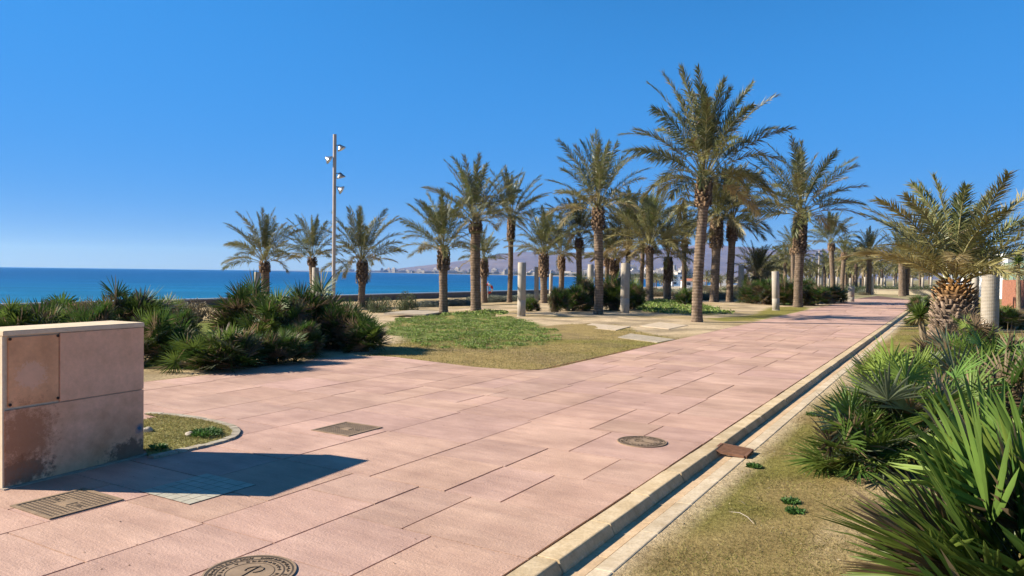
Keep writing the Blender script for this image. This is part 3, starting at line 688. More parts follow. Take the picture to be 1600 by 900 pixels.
fanpalm(1442, 36, 458, 40, 1, 'brown tinged fan palm behind the yucca', 'fan palms on the right lawn')
fanpalm(1428, 26, 494, 34, 4, 'low brown fan palm tuft at the kerb beside the yucca', 'fan palms on the right lawn')

# yuccas: rosettes of stiff blades on a stem
def yucca(px, D, cy, rpx, label, by=None, n=110, dead=.25, seed=1, k=1.0, lean=.1):
    g = np.random.default_rng(seed); x, y = XY(px, D); z0 = H(x, y); h = max(.15, Z(px, cy, D) - z0); rr = rpx / F * D
    t = empty('yucca', (x, y, z0), 0, label, 'yucca', 'yuccas on the right')
    mb = MB(); mb.cur = (.22, .17, .11); mb.tube([(lean, 0, -.05), (lean * .5, 0, h * .5), (0, 0, h)], [.10, .085, .07], 8); mb.build('trunk', m_trunk, t)
    az = np.arange(n) * GA; el = np.radians(np.linspace(88, -35, n) + g.normal(0, 6, n)); D_v = np.stack([np.cos(el) * np.cos(az), np.cos(el) * np.sin(az), np.sin(el)], 1)
    col = np.tile(FG2 * .5 + FG * .6, (n, 1)) * g.uniform(.7, 1.25, (n, 1)) * k; col = np.where((np.degrees(el) < -12)[:, None] & (g.random((n, 1)) < dead * 3), np.array((.36, .29, .14)), col)
    v_, f_, c_ = blades(np.tile(np.array([0, 0, h]), (n, 1)), D_v, nrm(np.cross(D_v, g.normal(0, .3, (n, 3)) + [0, 0, 1.])), np.full(n, rr) * g.uniform(.85, 1.1, n), np.full(n, .045 * rr / .4), .08, col, ((0, .7), (.5, 1), (1, .04)), .2)
    me = npmesh('rosette', v_, f_, c_); me.materials.append(m_fan); link('rosette', me, None, t); return t
yucca(1438, 19.5, 494, 27, 'bright green yucca with a skirt of yellow dead leaves at the end of the kerb', seed=3, lean=.15, k=1.1)
yucca(1556, 30, 410, 15, 'small spiky yucca head showing above the rope ringed post', seed=4)
yucca(1590, 31, 409, 15, 'yucca on a dark straight trunk in front of the red wall', seed=5)

# leafy shrubs
def bush_mesh(seed, n=2600, leaf=.07, c0=(.06, .085, .035), c1=(.14, .16, .07)):
    g = np.random.default_rng(seed); nb = 26; b = nrm(g.normal(0, 1, (nb, 3))); b[:, 2] = np.abs(b[:, 2]); bc = b * g.uniform(.3, .78, (nb, 1)) * [1, 1, .95]; br = g.uniform(.16, .34, nb)
    i = g.integers(0, nb, n); d = nrm(g.normal(0, 1, (n, 3))); P = bc[i] + d * (br[i] * g.uniform(.5, 1.08, n) ** .5)[:, None]; P[:, 2] = np.abs(P[:, 2])
    D = nrm(d + g.normal(0, .5, (n, 3)) + [0, 0, .3]); Sd = nrm(np.cross(D, g.normal(0, 1, (n, 3)))); q = g.random((n, 1)); cb = g.uniform(.75, 1.2, nb)[i][:, None]
    v_, f_, c_ = blades(P, D, Sd, g.uniform(.7, 1.3, n) * leaf, np.full(n, leaf * .5), .1, (np.array(c0) * (1 - q) + np.array(c1) * q) * cb, ((0, .4), (.5, 1), (1, .1)))
    me = npmesh('foliage', v_, f_, c_); me.materials.append(m_leaf); return me
bv = [bush_mesh(61), bush_mesh(62), bush_mesh(63, c0=(.12, .13, .09), c1=(.24, .25, .18)), bush_mesh(64, c0=(.10, .085, .05), c1=(.22, .17, .09))]
mb = MB(); mb.cur = (.5, .4, .3)
for i in range(9):
    a = i * .7; mb.tube([(0, 0, -.05), (math.cos(a) * .25, math.sin(a) * .25, .3), (math.cos(a) * .5, math.sin(a) * .5, .62)], [.03, .022, .01], 5)
bst = mb.mesh('stems'); bst.materials.append(m_stem)
def bush(px, D, ty, wpx, key, label, group=None, name='shrub', cat='shrub', depth=None):
    x, y = XY(px, D); z0 = H(x, y); hh = max(.2, Z(px, ty, D) - z0); rr = wpx / 2 / F * D
    t = empty(name, (x, y, z0), random.uniform(0, 6.28), label, cat, group); f = link('foliage', bv[key], None, t); f.scale = (rr, rr, hh)
    s = link('stem', bst, None, t); s.scale = (rr, rr, hh); return t
bush(310, 26, 462, 74, 3, 'round brownish bush standing before the sea wall on the left', 'round shrubs near the sea')
bush(288, 28, 464, 50, 2, 'greyish bush touching the left of the brownish one before the sea wall', 'round shrubs near the sea')
bush(593, 34, 454, 54, 0, 'round green shrub right of the third palm from the left', 'round shrubs near the sea')
bush(636, 36, 450, 46, 1, 'darker green shrub left of the short palm behind the weeds', 'round shrubs near the sea')
bush(575, 40, 462, 30, 1, 'small shrub peeping out left of the round green one', 'round shrubs near the sea')
# low grey hedges
def hedge(name, px0, px1, D0, D1, hgt, wid, key, label, n=14):
    t = empty(name, (*XY((px0 + px1) / 2, (D0 + D1) / 2), 0), 0, label, 'hedge'); parts = []; me0 = bv[key]
    k = len(me0.vertices); co = np.empty(k * 3, np.float32); me0.vertices.foreach_get('co', co); co = co.reshape(-1, 3)
    fc = np.empty(len(me0.loops), np.int32); me0.loops.foreach_get('vertex_index', fc); fc = fc.reshape(-1, 4); cl = np.empty(k * 4, np.float32); me0.color_attributes[0].data.foreach_get('color', cl); cl = cl.reshape(-1, 4)[:, :3]
    for i in range(n):
        q = (i + .5) / n; px = px0 + (px1 - px0) * q; D = D0 + (D1 - D0) * q; x, y = XY(px, D); a = random.uniform(0, 6); ca, sa = math.cos(a), math.sin(a)
        v = co * [wid, wid, hgt * random.uniform(.75, 1.2)]; v = np.stack([v[:, 0] * ca - v[:, 1] * sa, v[:, 0] * sa + v[:, 1] * ca, v[:, 2]], 1) + [x - t.location.x, y - t.location.y + random.uniform(-.3, .3), H(x, y)]
        parts.append((v, fc, cl))
    me = npmesh('foliage', *merge(parts)); me.materials.append(m_leaf); link('foliage', me, None, t); return t
hedge('hedge', 655, 735, 41, 45, .42, 1.0, 2, 'low grey green hedge between the short and the ringed palm')
hedge('hedge', 742, 850, 52, 56, .55, 1.4, 2, 'low silvery hedge at the beach edge behind the first post')
hedge('hedge', 1060, 1150, 50, 52, .55, 1.2, 2, 'low silvery hedge behind the trunks right of the tallest palm')
hedge('hedge', 940, 1050, 60, 64, .5, 1.5, 3, 'brown scrub hedge in the middle of the grove')
hedge('hedge', 1330, 1480, 78, 84, 1.0, 1.8, 0, 'green hedge above the low cream wall at the path end', 18)
hedge('hedge', 1560, 1700, 27, 30, .5, .9, 0, 'dark hedge at the foot of the red wall', 8)
# scattered scrub farther off
g = random.Random(9)
for i in range(70):
    px = g.uniform(970, 1480); D = g.uniform(64, 150); k = g.choice((2, 3, 3, 1, 0)); x, y = XY(px, D)
    if WV(x, y)[0] > -8 and D < 66: continue
    t = empty('scrub_bush', (x, y, H(x, y)), g.uniform(0, 6), 'low scrub bush on the dry land beyond the palms', 'scrub bush', 'scrub on the dry land')
    f = link('foliage', bv[k], None, t); r_ = g.uniform(.7, 1.7); f.scale = (r_, r_, r_ * g.uniform(.4, .7))

# weeds and grass
def scatter(poly, n, seed, jit=.0):
    g = np.random.default_rng(seed); xs = [p[0] for p in poly]; ys = [p[1] for p in poly]; out = []
    while len(out) < n:
        x, y = g.uniform(min(xs), max(xs)), g.uniform(min(ys), max(ys)); a = fbm(x, y, 1.1)
        if inpoly(x + .9 * fbm(x, y, .9), y + 1.8 * fbm(x + 7, y, .7), poly) and a + .9 * fbm(x, y, 3.0, 2) > -.12 + .35 * g.random(): out.append((x, y))
    return np.array(out)
def weeds(name, poly, n, seed, h=.085, leaf=.028, bright=1.0):
    g = np.random.default_rng(seed); P2 = scatter(poly, n, seed); hh = np.array([max(.1, .55 + .9 * fbm(p[0], p[1], 1.6)) for p in P2]); zz = np.array([H(p[0], p[1]) for p in P2])
    P = np.stack([P2[:, 0], P2[:, 1], zz + g.random(len(P2)) * h * hh], 1); d = nrm(g.normal(0, 1, P.shape) + [0, 0, .8]); s = nrm(np.cross(d, g.normal(0, 1, P.shape)))
    q = g.random((len(P), 1)) * .6 + .4 * np.clip(np.array([fbm(p[0], p[1], .8) for p in P2])[:, None] + .5, 0, 1)
    col = (np.array((.09, .155, .028)) * (1 - q) + np.array((.29, .37, .075)) * q) * bright; dm = g.random((len(P), 1)) < .12; col = np.where(dm, np.array((.30, .24, .12)), col)
    me = npmesh(name, *blades(P, d, s, g.uniform(.6, 1.4, len(P)) * leaf, np.full(len(P), leaf * .8), .1, col, ((0, .5), (.5, 1), (1, .2)))); me.materials.append(m_leaf)
    return tag(link(name, me), 'green leafy ground cover on the dry lawn', 'ground cover', kind='stuff')
o = weeds('ground_cover', WEED, 50000, 71); o['label'] = 'bright green weed patch on the dry lawn beside the paving'
o = weeds('ground_cover', WEED2, 9000, 72, leaf=.08); o['label'] = 'green weed strip in the shade left of the tallest palm'
o = weeds('ground_cover', [G(*p) for p in [(690, 488), (760, 482), (800, 484), (765, 492)]], 2500, 73, leaf=.07); o['label'] = 'small green weeds between the short and the ringed palm'
def turf(name, label, pts, h, w, seed, green=.4, dens_=1.0):
    g = np.random.default_rng(seed); n = len(pts); z = np.array([H(p[0], p[1]) for p in pts]) - .004
    P = np.stack([pts[:, 0], pts[:, 1], z], 1); d = nrm(g.normal(0, .75, (n, 3)) * [1, 1, 0] + [0, 0, 1.0]); s = nrm(np.cross(d, g.normal(0, 1, (n, 3)))); q = np.clip(g.random((n, 1)) * .8 + green - .4 + .5 * np.array([fbm(p[0] + 3, p[1], .7) for p in pts])[:, None], 0, 1)
    col = np.array((.38, .29, .13)) * (1 - q) + np.array((.19, .20, .045)) * q; col = col * g.uniform(.55, 1.3, (n, 1))
    dist = np.linalg.norm(pts, axis=1); k = np.clip(dist / 5, .8, 3.0)
    me = npmesh(name, *blades(P, d, s, g.uniform(.5, 1.3, n) * h * (.8 + .2 * k), w * k, .3, col, ((0, 1), (1, .2)))); me.materials.append(m_grass)
    return tag(link(name, me), label, 'grass', kind='stuff')
g = np.random.default_rng(81); n = 150000; D = 2.2 * (26 / 2.2) ** g.random(n); px = g.uniform(780, 1700, n); P = np.array([XY(a, b) for a, b in zip(px, D)]); wv_ = np.array([WV(*p) for p in P])
keep = (wv_[:, 0] > .43) & (wv_[:, 0] < 7); P = P[keep]; sparse = np.array([fbm(p[0] + 40, p[1], .22) + .35 * fbm(p[0], p[1], .55) + .5 * fbm(p[0], p[1], 2.2) for p in P]); wv_ = wv_[keep]
P = P[(sparse < .12 + g.random(len(P)) * .5) & (wv_[:, 0] > .47 + .12 * g.random(len(P)) * 1.0)]
turf('lawn_grass', 'short sparse grass of the lawn right of the kerb', P, .030, .0042, 82, .5)
n = 60000; D = 11 * (24 / 11) ** g.random(n); px = g.uniform(560, 1090, n); P = np.array([XY(a, b) for a, b in zip(px, D)])
P = np.array([p for p in P if inpoly(p[0], p[1], DRY) and not inpoly(p[0], p[1], PATH)]); P = P + g.normal(0, .035, P.shape)
turf('dry_grass', 'dry brownish grass between the weed patch and the paving', P, .03, .0035, 83, .3)
# dry bits lying about on the lawn and the soil
g = np.random.default_rng(91); PP = []
while len(PP) < 2600:
    w, v = g.uniform(.46, 5.0), 1.5 + 12 * g.random() ** 1.6
    if len(PP) % 3 == 0: w, v = g.uniform(-14, -4.2), g.uniform(12, 34)
    x, y = XYwv(w, v)
    if not inpoly(x, y, PATH): PP.append((x, y, H(x, y) + .006))
PP = np.array(PP); n = len(PP); d = nrm(g.normal(0, 1, (n, 3)) * [1, 1, .12]); s = nrm(np.cross(d, [0, 0, 1.] + g.normal(0, .25, (n, 3)))); q = g.random((n, 1))
me = npmesh('leaf_litter', *blades(PP, d, s, g.uniform(.008, .035, n) * (1 + 2 * (g.random(n) < .06)), g.uniform(.003, .010, n), 0, np.array((.55, .45, .30)) * (1 - q) + np.array((.20, .13, .07)) * q, ((0, .5), (.5, 1), (1, .3)))); me.materials.append(m_grass)
lm = me
g = np.random.default_rng(92); PP = []
while len(PP) < 170:
    x, y = XYwv(g.uniform(-5, -.05), 2 + 16 * g.random() ** 1.3)
    if inpoly(x, y, PATH): PP.append((x, y, .004))
PP = np.array(PP); n = len(PP); d = nrm(g.normal(0, 1, (n, 3)) * [1, 1, .1]); s_n = nrm(np.cross(d, [0, 0, 1.] + g.normal(0, .2, (n, 3))))
me = npmesh('path_specks', *blades(PP, d, s_n, g.uniform(.006, .022, n), g.uniform(.004, .010, n), 0, np.array((.16, .10, .07)) * g.uniform(.6, 2.2, (n, 1)), ((0, .5), (.5, 1), (1, .3)))); me.materials.append(m_grass)
tag(link('path_specks', me), 'small dark crumbs of dirt scattered on the pink paving', 'litter', kind='stuff')
me = lm
tag(link('leaf_litter', me), 'dry scraps and pale chips scattered on the lawn and sand', 'litter', kind='stuff')
# ------------------------------------------------------------------ grass island with stone edging
isl = ISL + [XYwv(-4.05, 3.93), XYwv(-5.3, 3.93), XYwv(-5.3, 4.9)]
wvI = [WV(*p) for p in ISL]
mb = MB(); mb.cur = (.30, .27, .11); mb.add([(x, y, .012) for x, y in isl], [tuple(range(len(isl)))])
me = mb.mesh('grass_bed'); bm = bmesh.new(); bm.from_mesh(me); bmesh.ops.triangulate(bm, faces=bm.faces); bmesh.ops.recalc_face_normals(bm, faces=bm.faces); bm.to_mesh(me); bm.free()
tag(link('grass_bed', me, m_ground), kind='structure')
mb = MB(); pts = ISL; dd = [0]
for i in range(1, len(pts)): dd.append(dd[-1] + math.dist(pts[i], pts[i - 1]))
s = 0
def at_s(s):
    i = max(j for j in range(len(dd)) if dd[j] <= s + 1e-9); i = min(i, len(dd) - 2); t = (s - dd[i]) / (dd[i + 1] - dd[i]); a, b = Vector(pts[i]), Vector(pts[i + 1]); return a.lerp(b, t), (b - a).normalized()
while s < dd[-1] - .02:
    L = .085 * random.uniform(.85, 1.15); (p, d_) = at_s(s + .003); (p2, d2) = at_s(min(s + L - .003, dd[-1])); n1 = Vector((-d_.y, d_.x)) ; n2 = Vector((-d2.y, d2.x)); k = random.uniform(.8, 1.15)
    mb.cur = (.40 * k, .35 * k, .27 * k); z1 = .018 + random.uniform(-.003, .003); q = [p - n1 * .0, p2 - n2 * .0, p2 - n2 * -.075, p - n1 * -.075]
    mb.prism([tuple(a) for a in q], -.01, z1); s += L
me = mb.mesh('stone_edging'); bm = bmesh.new(); bm.from_mesh(me); bmesh.ops.recalc_face_normals(bm, faces=bm.faces); bm.to_mesh(me); bm.free()
tag(link('stone_edging', me, m_kerb), kind='structure')
g = np.random.default_rng(85); P = []
while len(P) < 9000:
    x, y = g.uniform(-4.2, -2.2), g.uniform(6, 8.6)
    if inpoly(x, y, isl): P.append((x, y))
P = np.array(P); t_ = turf('island_grass', 'grass on the small bed beside the block wall', P, .03, .0035, 86, .45)
t_.location.z = .028
# rocks
def rock(px, py, r, label, z=0, seed=0, mat=None):
    bm = bmesh.new(); bmesh.ops.create_icosphere(bm, subdivisions=3, radius=r)
    for v in bm.verts: v.co *= 1 + .35 * noise.noise(v.co / r * 1.3 + Vector((seed * 7, 0, 0))); v.co.z *= .6
    me = bpy.data.meshes.new('rock'); bm.to_mesh(me); bm.free(); x, y = G(px, py)
    return tag(link('rock', me, mat or m_rock, None, (x, y, z + r * .3), smooth=True), label, 'rock')
rock(231, 676, .05, 'brown rock leaning by the lower right corner of the block wall', .01, 1)
rock(297, 682, .045, 'pale flat rock on the small grass bed', .01, 2)
def tuft(px, py, r, label, n=150, seed=0, z=None, c=(.06, .13, .025)):
    g = np.random.default_rng(seed); x, y = G(px, py); zz = H(x, y) if z is None else z
    az = g.uniform(0, 6.28, n); rr = g.random(n) ** .5 * r; P = np.stack([rr * np.cos(az), rr * np.sin(az), g.random(n) * r * .35], 1); d = nrm(P * [1, 1, 0] / r + g.normal(0, .4, (n, 3)) + [0, 0, .9]); s = nrm(np.cross(d, g.normal(0, 1, (n, 3))))
    me = npmesh('weed', *blades(P, d, s, g.uniform(.02, .045, n), np.full(n, .012), .2, np.array(c) * g.uniform(.6, 1.6, (n, 1)), ((0, .5), (.5, 1), (1, .2)))); me.materials.append(m_leaf)
    return tag(link('weed', me, None, None, (x, y, zz)), label, 'weed')
tuft(323, 683, .13, 'dark green weed beside the pale flat rock', 500, 1, .015)
tuft(247, 704, .07, 'little weed at the block wall end of the grass bed', 200, 2, .015)
tuft(1236, 778, .055, 'green weed on the lawn, upper one of a close pair', 220, 3)
tuft(1242, 793, .05, 'green weed on the lawn, lower one of a close pair', 200, 4)
tuft(1178, 721, .05, 'green weed next to the rusty grate', 180, 5)
tuft(1270, 643, .07, 'green weed near the gutter edge farther up', 160, 6)
mb = MB(); mb.tube([(*G(1142, 793), -.03), (*G(1156, 797), -.018), (*G(1168, 803), -.02), (*G(1178, 811), -.03)], [.0015, .002, .002, .0015], 6)
tag(mb.build('twig', m_pole), 'thin dry twig lying on the lawn', 'twig')

# ------------------------------------------------------------------ block wall
A0 = (-3.65, 5.33); e = Vector((.43, .903, 0)).normalized(); ang = math.atan2(e.y, e.x)
wt = empty('block_wall', (A0[0], A0[1], 0), ang, 'thick peach stone wall with stained slabs at the left edge', 'wall')
LW, TW, HW = 1.14, .40, 1.14
def slabmat(name, c, stain, blue=False, patch=False):
    M = Mat(name, .8, .2); tc = M.n('ShaderNodeTexCoord').outputs['Object']; sep = M.n('ShaderNodeSeparateXYZ'); M.l(tc, sep.inputs[0])
    f = M.noise(5, 8, .65, vec=tc); f2 = M.noise(2.2, 5, .6, vec=tc); f3 = M.noise(30, 5, .7, vec=tc)
    col = M.ramp(f, [(.3, tuple(q * .88 for q in c)), (.7, tuple(q * 1.1 for q in c))]); col = M.mix(col, (.42, .20, .085), M.ramp(f2, [(.42, 0.0), (.75, stain)]))
    col = M.mix(col, M.ramp(f3, [(.3, .9), (.7, 1.06)]), 1.0, 'MULTIPLY')
    def blob(x, z, rx, rz, soft, colr, nz, amt):
        nonlocal col
        vm_ = M.n('ShaderNodeVectorMath', operation='SUBTRACT'); vm_.inputs[1].default_value = (x, 0, z); M.l(tc, vm_.inputs[0])
        mu = M.n('ShaderNodeVectorMath', operation='MULTIPLY'); mu.inputs[1].default_value = (1 / rx, 0, 1 / rz); M.l(vm_.outputs[0], mu.inputs[0])
        le = M.n('ShaderNodeVectorMath', operation='LENGTH'); M.l(mu.outputs[0], le.inputs[0]); ad = M.n('ShaderNodeMath', operation='ADD'); M.l(le.outputs['Value'], ad.inputs[0])
        nn_ = M.noise(nz, 7, .75, vec=tc); m2 = M.n('ShaderNodeMath', operation='MULTIPLY_ADD'); m2.inputs[1].default_value = 2.4; m2.inputs[2].default_value = -1.2; M.l(nn_, m2.inputs[0]); M.l(m2.outputs[0], ad.inputs[1])
        col = M.mix(col, colr, M.ramp(ad.outputs[0], [(1 - soft, amt), (1.0, 0.0)]))
    if stain > .5: blob(.12, .10, .24, .13, .35, (.10, .065, .045), 15, .75); blob(1.02, .03, .26, .15, .35, (.08, .05, .035), 15, .75); blob(.15, .35, .26, .3, .5, (.33, .13, .055), 24, .7)
    if blue: blob(1.10, .235, .055, .05, .8, (.02, .12, .20), 12, .95)
    if patch: blob(.19, .80, .12, .10, .10, (.80, .52, .36), 42, .45)
    M.col(col); M.bump(f3, .35, .005); return M.m
m_w1 = slabmat('peach_stone_slab', (.82, .475, .29), .3); m_w2 = slabmat('stained_stone_slab', (.80, .46, .28), .7, True); m_w3 = slabmat('rust_tinted_panel', (.82, .43, .22), .7, False, True); m_wc = slabmat('pale_stone_cap', (.70, .55, .37), .1)
mb = MB(); mb.box(.006, LW - .006, .006, TW, 0, HW - .04); mb.build('body', m_wc, wt)
def slab(x0, x1, z0, z1, mat, nm='cladding_slab', lab=None, out=.012):
    b = MB(); b.box(x0, x1, -out, .005, z0, z1); o = b.build(nm, mat, wt, bevel=.003)
    if lab: o['label'] = lab
    return o
slab(.0, LW, .0, .563, m_w2, lab='lower slab with black damp stains and blue spray')
slab(.405, LW, .570, HW - .042, m_w1)
slab(.025, .398, .583, HW - .05, m_w3, 'hatch_panel', 'rust tinted hatch panel with a peeled patch', .010)
b = MB(); b.box(-.012, LW + .004, -.014, TW + .01, HW - .038, HW); b.build('cap', m_wc, wt, bevel=.004)
b = MB(); b.box(-.014, .004, -.004, TW, 0, HW - .04); b.build('end_slab', m_wc, wt)
m_dk = simple('rust_bolt', (.05, .03, .02), .8, .2, 10)
b = MB()
for x_, z_ in ((.035, HW - .062), (.388, HW - .062), (.388, .60), (.035, .60)): b.lathe([(.011, 0), (.011, .006), (.005, .009)], 8, Matrix.Translation((x_, -.0115, z_)) @ Matrix.Rotation(R(90), 4, 'X'))
b.build('bolts', m_dk, wt)
# concrete footing seen at the wall's foot
b = MB(); b.box(-.03, LW + .02, -.05, 0, -.01, .008); b.build('footing', simple('footing_stone', (.36, .29, .22), .9, .2, 9), wt)

# ------------------------------------------------------------------ covers in the paving
def wv_obj(name, w, v, label, cat, z=.0): return empty(name, (*XYwv(w, v), z), math.atan2(AX[1], AX[0]) - math.pi / 2, label, cat)
def plate(pc, sz, label, dots):
    ww = [WV(*G(*p)) for p in pc]; w, v = sum(a for a, _ in ww) / 4, sum(b for _, b in ww) / 4
    t = wv_obj('access_cover', w, v, label, 'manhole cover', .002); h = sz / 2
    b = MB(); b.box(-h, h, -h, h, -.01, .003); b.build('plate', m_metal, t)
    b = MB()
    for s_ in (-1, 1): b.box(s_ * (h - .012) - .012, s_ * (h - .012) + .012, -h, h, 0, .007); b.box(-h + .0245, h - .0245, s_ * (h - .012) - .012, s_ * (h - .012) + .012, 0, .007)
    b.build('frame', m_metal, t)
    b = MB(); st = (sz - .05) / dots
    for i in range(dots):
        for j in range(dots):
            x0, y0 = -h + .025 + i * st, -h + .025 + j * st
            if abs(i - dots / 2 + .5) < dots * .12 and abs(j - dots / 2 + .5) < dots * .12: continue
            b.box(x0 + st * .24, x0 + st * .80, y0 + st * .22, y0 + st * .78, .0031, .0042)
    b.build('tread_recesses', m_metaldk, t)
    b = MB(); k = sz * .10; b.box(-k, k, -k * .8, k * .8, .0031, .0065); b.build('badge', m_metal, t)
    for s_ in (-1, 1): b = MB(); b.box(s_ * h * .55 - .02, s_ * h * .55 + .02, -.007, .007, .0043, .0068); b.build('lifting_slot', m_metaldk, t)
    return t
plate([(16, 792.5), (123, 764), (202, 780.7), (76, 812)], .49, 'square studded iron cover at the lower left, touching the wall shadow', 14)
plate([(488, 673), (543, 659.5), (595, 668), (543, 683)], .50, 'square studded iron cover in the middle of the paving', 16)
def round_cover(px, py, r, label, rot):
    x, y = G(px, py); t = empty('manhole_cover', (x, y, .002), rot, label, 'manhole cover')
    b = MB(); b.lathe([(r * .93, -.01), (r * .93, .0035), (0.001, .0036)], 64); nf0 = len(b.f); pl_ = b
    def ring(a, c, z0, z1): 
        q = MB(); n = 72; vs = []
        for rr, z in ((a, z0), (a, z1), (c, z1), (c, z0)):
            vs += [(rr * math.cos(2 * math.pi * k / n), rr * math.sin(2 * math.pi * k / n), z) for k in range(n)]
        q.add(vs, [(i * n + k, i * n + (k + 1) % n, (i + 1) % 4 * n + (k + 1) % n, (i + 1) % 4 * n + k) for i in range(4) for k in range(n)]); return q
    ring(r * .95, r, -.01, .006).build('frame', m_metal, t)
    for a, c in ((.90, .945), (.715, .75), (.52, .535)):
        ring(r * a, r * c, .003, .0048).build('groove', m_metaldk, t)
    b = pl_; g = random.Random(3)                # cast lettering: short strokes round two rings
    for R0, n, hgt, gap in ((.82, 44, .085, .12), (.63, 30, .075, .2)):
        for k in range(n):
            a = 2 * math.pi * k / n
            if g.random() < gap: continue
            for q in range(g.choice((2, 3))):
                da = (q - 1) * .032 * .8 / R0; M_ = Matrix.Rotation(a + da, 4, 'Z') @ Matrix.Translation((r * R0, 0, 0)) @ Matrix.Rotation(g.choice((0, 0, .5, -.5, 1.57)), 4, 'Z')
                b.box(-r * hgt / 2, r * hgt / 2, -.0022, .0022, .003, .0062, M_)
    o_ = b.build('plate', m_metal, t); o_.data.materials.append(m_metaldk)
    for k in range(nf0, len(o_.data.polygons)): o_.data.polygons[k].material_index = 1
    b = MB(); pts_ = [(math.cos(a) * r * .2 + r * .1, math.sin(a) * r * .16 + r * .12, .0065) for a in [R(-100 + 20 * k) for k in range(15)]]
    b.tube([(a_, b__, .0035) for a_, b__, _ in pts_], .0045, 6); b.tube([(-r * .3, -r * .38, .0035), (r * .05, r * .1, .0035), (r * .22, r * .3, .0035)], .0045, 6); b.build('emblem', m_metaldk, t); return t
round_cover(390, 896, .238, 'round cast iron manhole cover cut off by the bottom edge', .3)
round_cover(1003, 690.5, .236, 'round cast iron manhole cover on the right half of the paving near the kerb', 1.4)
# patch of small pale tiles
cs = [WV(*G(*p)) for p in [(220, 768), (325, 737), (405, 757), (285, 795)]]; w0, w1 = -2.95, -2.42; 
cw = sum(a for a, _ in cs) / 4; cv = sum(b for _, b in cs) / 4
t = wv_obj('tile_patch', cw, cv, 'square patch of small pale tiles half in the wall shadow', 'tile patch', 0)
b = MB(); n = 6; sz = .56; st = sz / n
for i in range(n):
    for j in range(n):
        x0, y0 = -sz / 2 + i * st + (st * .4 if 0 else 0), -sz / 2 + j * st; b.box(x0 + .003, x0 + st - .003, y0 + .003, y0 + st - .003, .001, .0045 + random.uniform(-.0006, .0006))
b.build('tiles', m_tile, t); b = MB(); b.box(-sz / 2, sz / 2, -sz / 2, sz / 2, -.004, .0032); b.build('grout', m_joint, t)
# rusty grate lying over the gutter
w_, v_ = WV(*G(1138, 706, -.04)); t = wv_obj('drain_grate', .275, v_, 'rusty drain grate lying tilted over the gutter', 'drain grate', -.022); t.rotation_euler.x = R(2); t.rotation_euler.y = R(4)
b = MB(); h = .155
for s_ in (-1, 1): b.box(s_ * (h - .012) - .012, s_ * (h - .012) + .012, -h * .85, h * .85, -.012, .014); b.box(-h + .0245, h - .0245, s_ * h * .85 - .01, s_ * h * .85 + .01, -.012, .013)
b.build('frame', m_rust, t); b = MB()
for i in range(8): y_ = -h * .74 + i * h * 1.48 / 7; b.box(-h + .024, h - .024, y_ - .0045, y_ + .0045, -.008, .011)
b.build('bars', m_rust, t)
# stepping slabs
for i, (pc, lab) in enumerate([([(965, 527), (985, 521), (1055, 530), (1027, 535)], 'pale stepping slab touching the paving edge'), ([(905, 511), (925, 505), (985, 510), (962, 516)], 'pale stepping slab middle of the three leading into the sand'), ([(1000, 509), (1030, 503), (1075, 508), (1045, 514)], 'pale stepping slab nearest the tallest palm'), ([(600, 489), (640, 484.5), (700, 486), (665, 491)], 'long pale slab behind the weed patch')]):
    b = MB(); b.prism([G(*p) for p in pc], -.06, .001); tag(b.build('stepping_slab', m_slab if i in (0, 3) else m_slab2), lab, 'paving slab', 'stepping slabs')

# ------------------------------------------------------------------ concrete posts
def post(px, D, ty, dia, label, group='bare concrete posts', lean=0, rope=False, name='concrete_post'):
    x, y = XY(px, D); z0 = H(x, y); h = Z(px, ty, D) - z0; r = dia / 2
    t = empty(name, (x, y, z0), random.uniform(0, 6), label, 'post', group)
    b = MB(); prof = [(r, -.1)]
    if rope:
        n = int(h / .045); prof = [(r * 1.0, -.1), (r, .08)]
        for k in range(n): z_ = .1 + k * (h - .13) / n; q = (h - .13) / n; prof += [(r * .975, z_), (r * 1.03, z_ + q * .25), (r * 1.03, z_ + q * .75)]
        prof += [(r * .975, h - .02), (r * .96, h), (.001, h)]
    else: prof += [(r, h * .3), (r * .99, h * .301), (r * .99, h * .305), (r, h * .306), (r, h - .012), (r - .012, h), (.001, h)]
    b.lathe(prof, 28); o = b.build('shaft', m_post, t, smooth=not rope)
    c_ = MB(); c_.lathe([(r * 1.12, -.1), (r * 1.12, .012), (r * 1.02, .03)], 24); c_.build('collar', m_post, t)
    t.rotation_euler = (0, lean, 0); return t
post(815.5, 28.2, 410, .315, 'nearest plain concrete post, standing on the sand left of the tall ringed palm')
post(977, 30.8, 411, .37, 'second plain concrete post, right of the tall ringed palm')
post(838.5, 50, 417, .31, 'thin post against the sea just right of the nearest one')
post(861, 62, 428, .30, 'small far post against the sea left of a palm trunk')
post(923, 42, 413, .34, 'post half hidden by a fan palm left of the tall ringed trunk')
post(402, 38, 425, .31, 'post head beside the trunk of the low wide palm at far left')
post(493, 35, 418, .31, 'post head above the thicket just left of the floodlight pole')
post(1040, 52, 428, .27, 'pale post with a dark knob in front of a short palm')
post(1158, 46, 414.5, .34, 'post in front of the short stemless palm')
post(1213.5, 35.5, 424, .34, 'slightly tilted pale post beside the path near the large spreading palm', lean=-.035)
post(1330.5, 49, 447, .40, 'short stub of a post at the left edge of the path')
post(1363, 70, 432, .30, 'thin pale post at the far end of the path')
post(1548, 22.5, 413, .47, 'thick rope ringed post on the right lawn', rope=True)
post(1524, 42, 432, .38, 'plain post behind the massive palm trunk')
g = random.Random(14)
for px in (1243, 1295, 1308, 1320, 1329, 1345, 1352, 1372, 1378, 1383, 1397, 1425, 1442, 1455):
    post(px, g.uniform(95, 135), g.uniform(432, 435.5), .32, 'tiny pale post far off among the grove palms', 'tiny far posts')

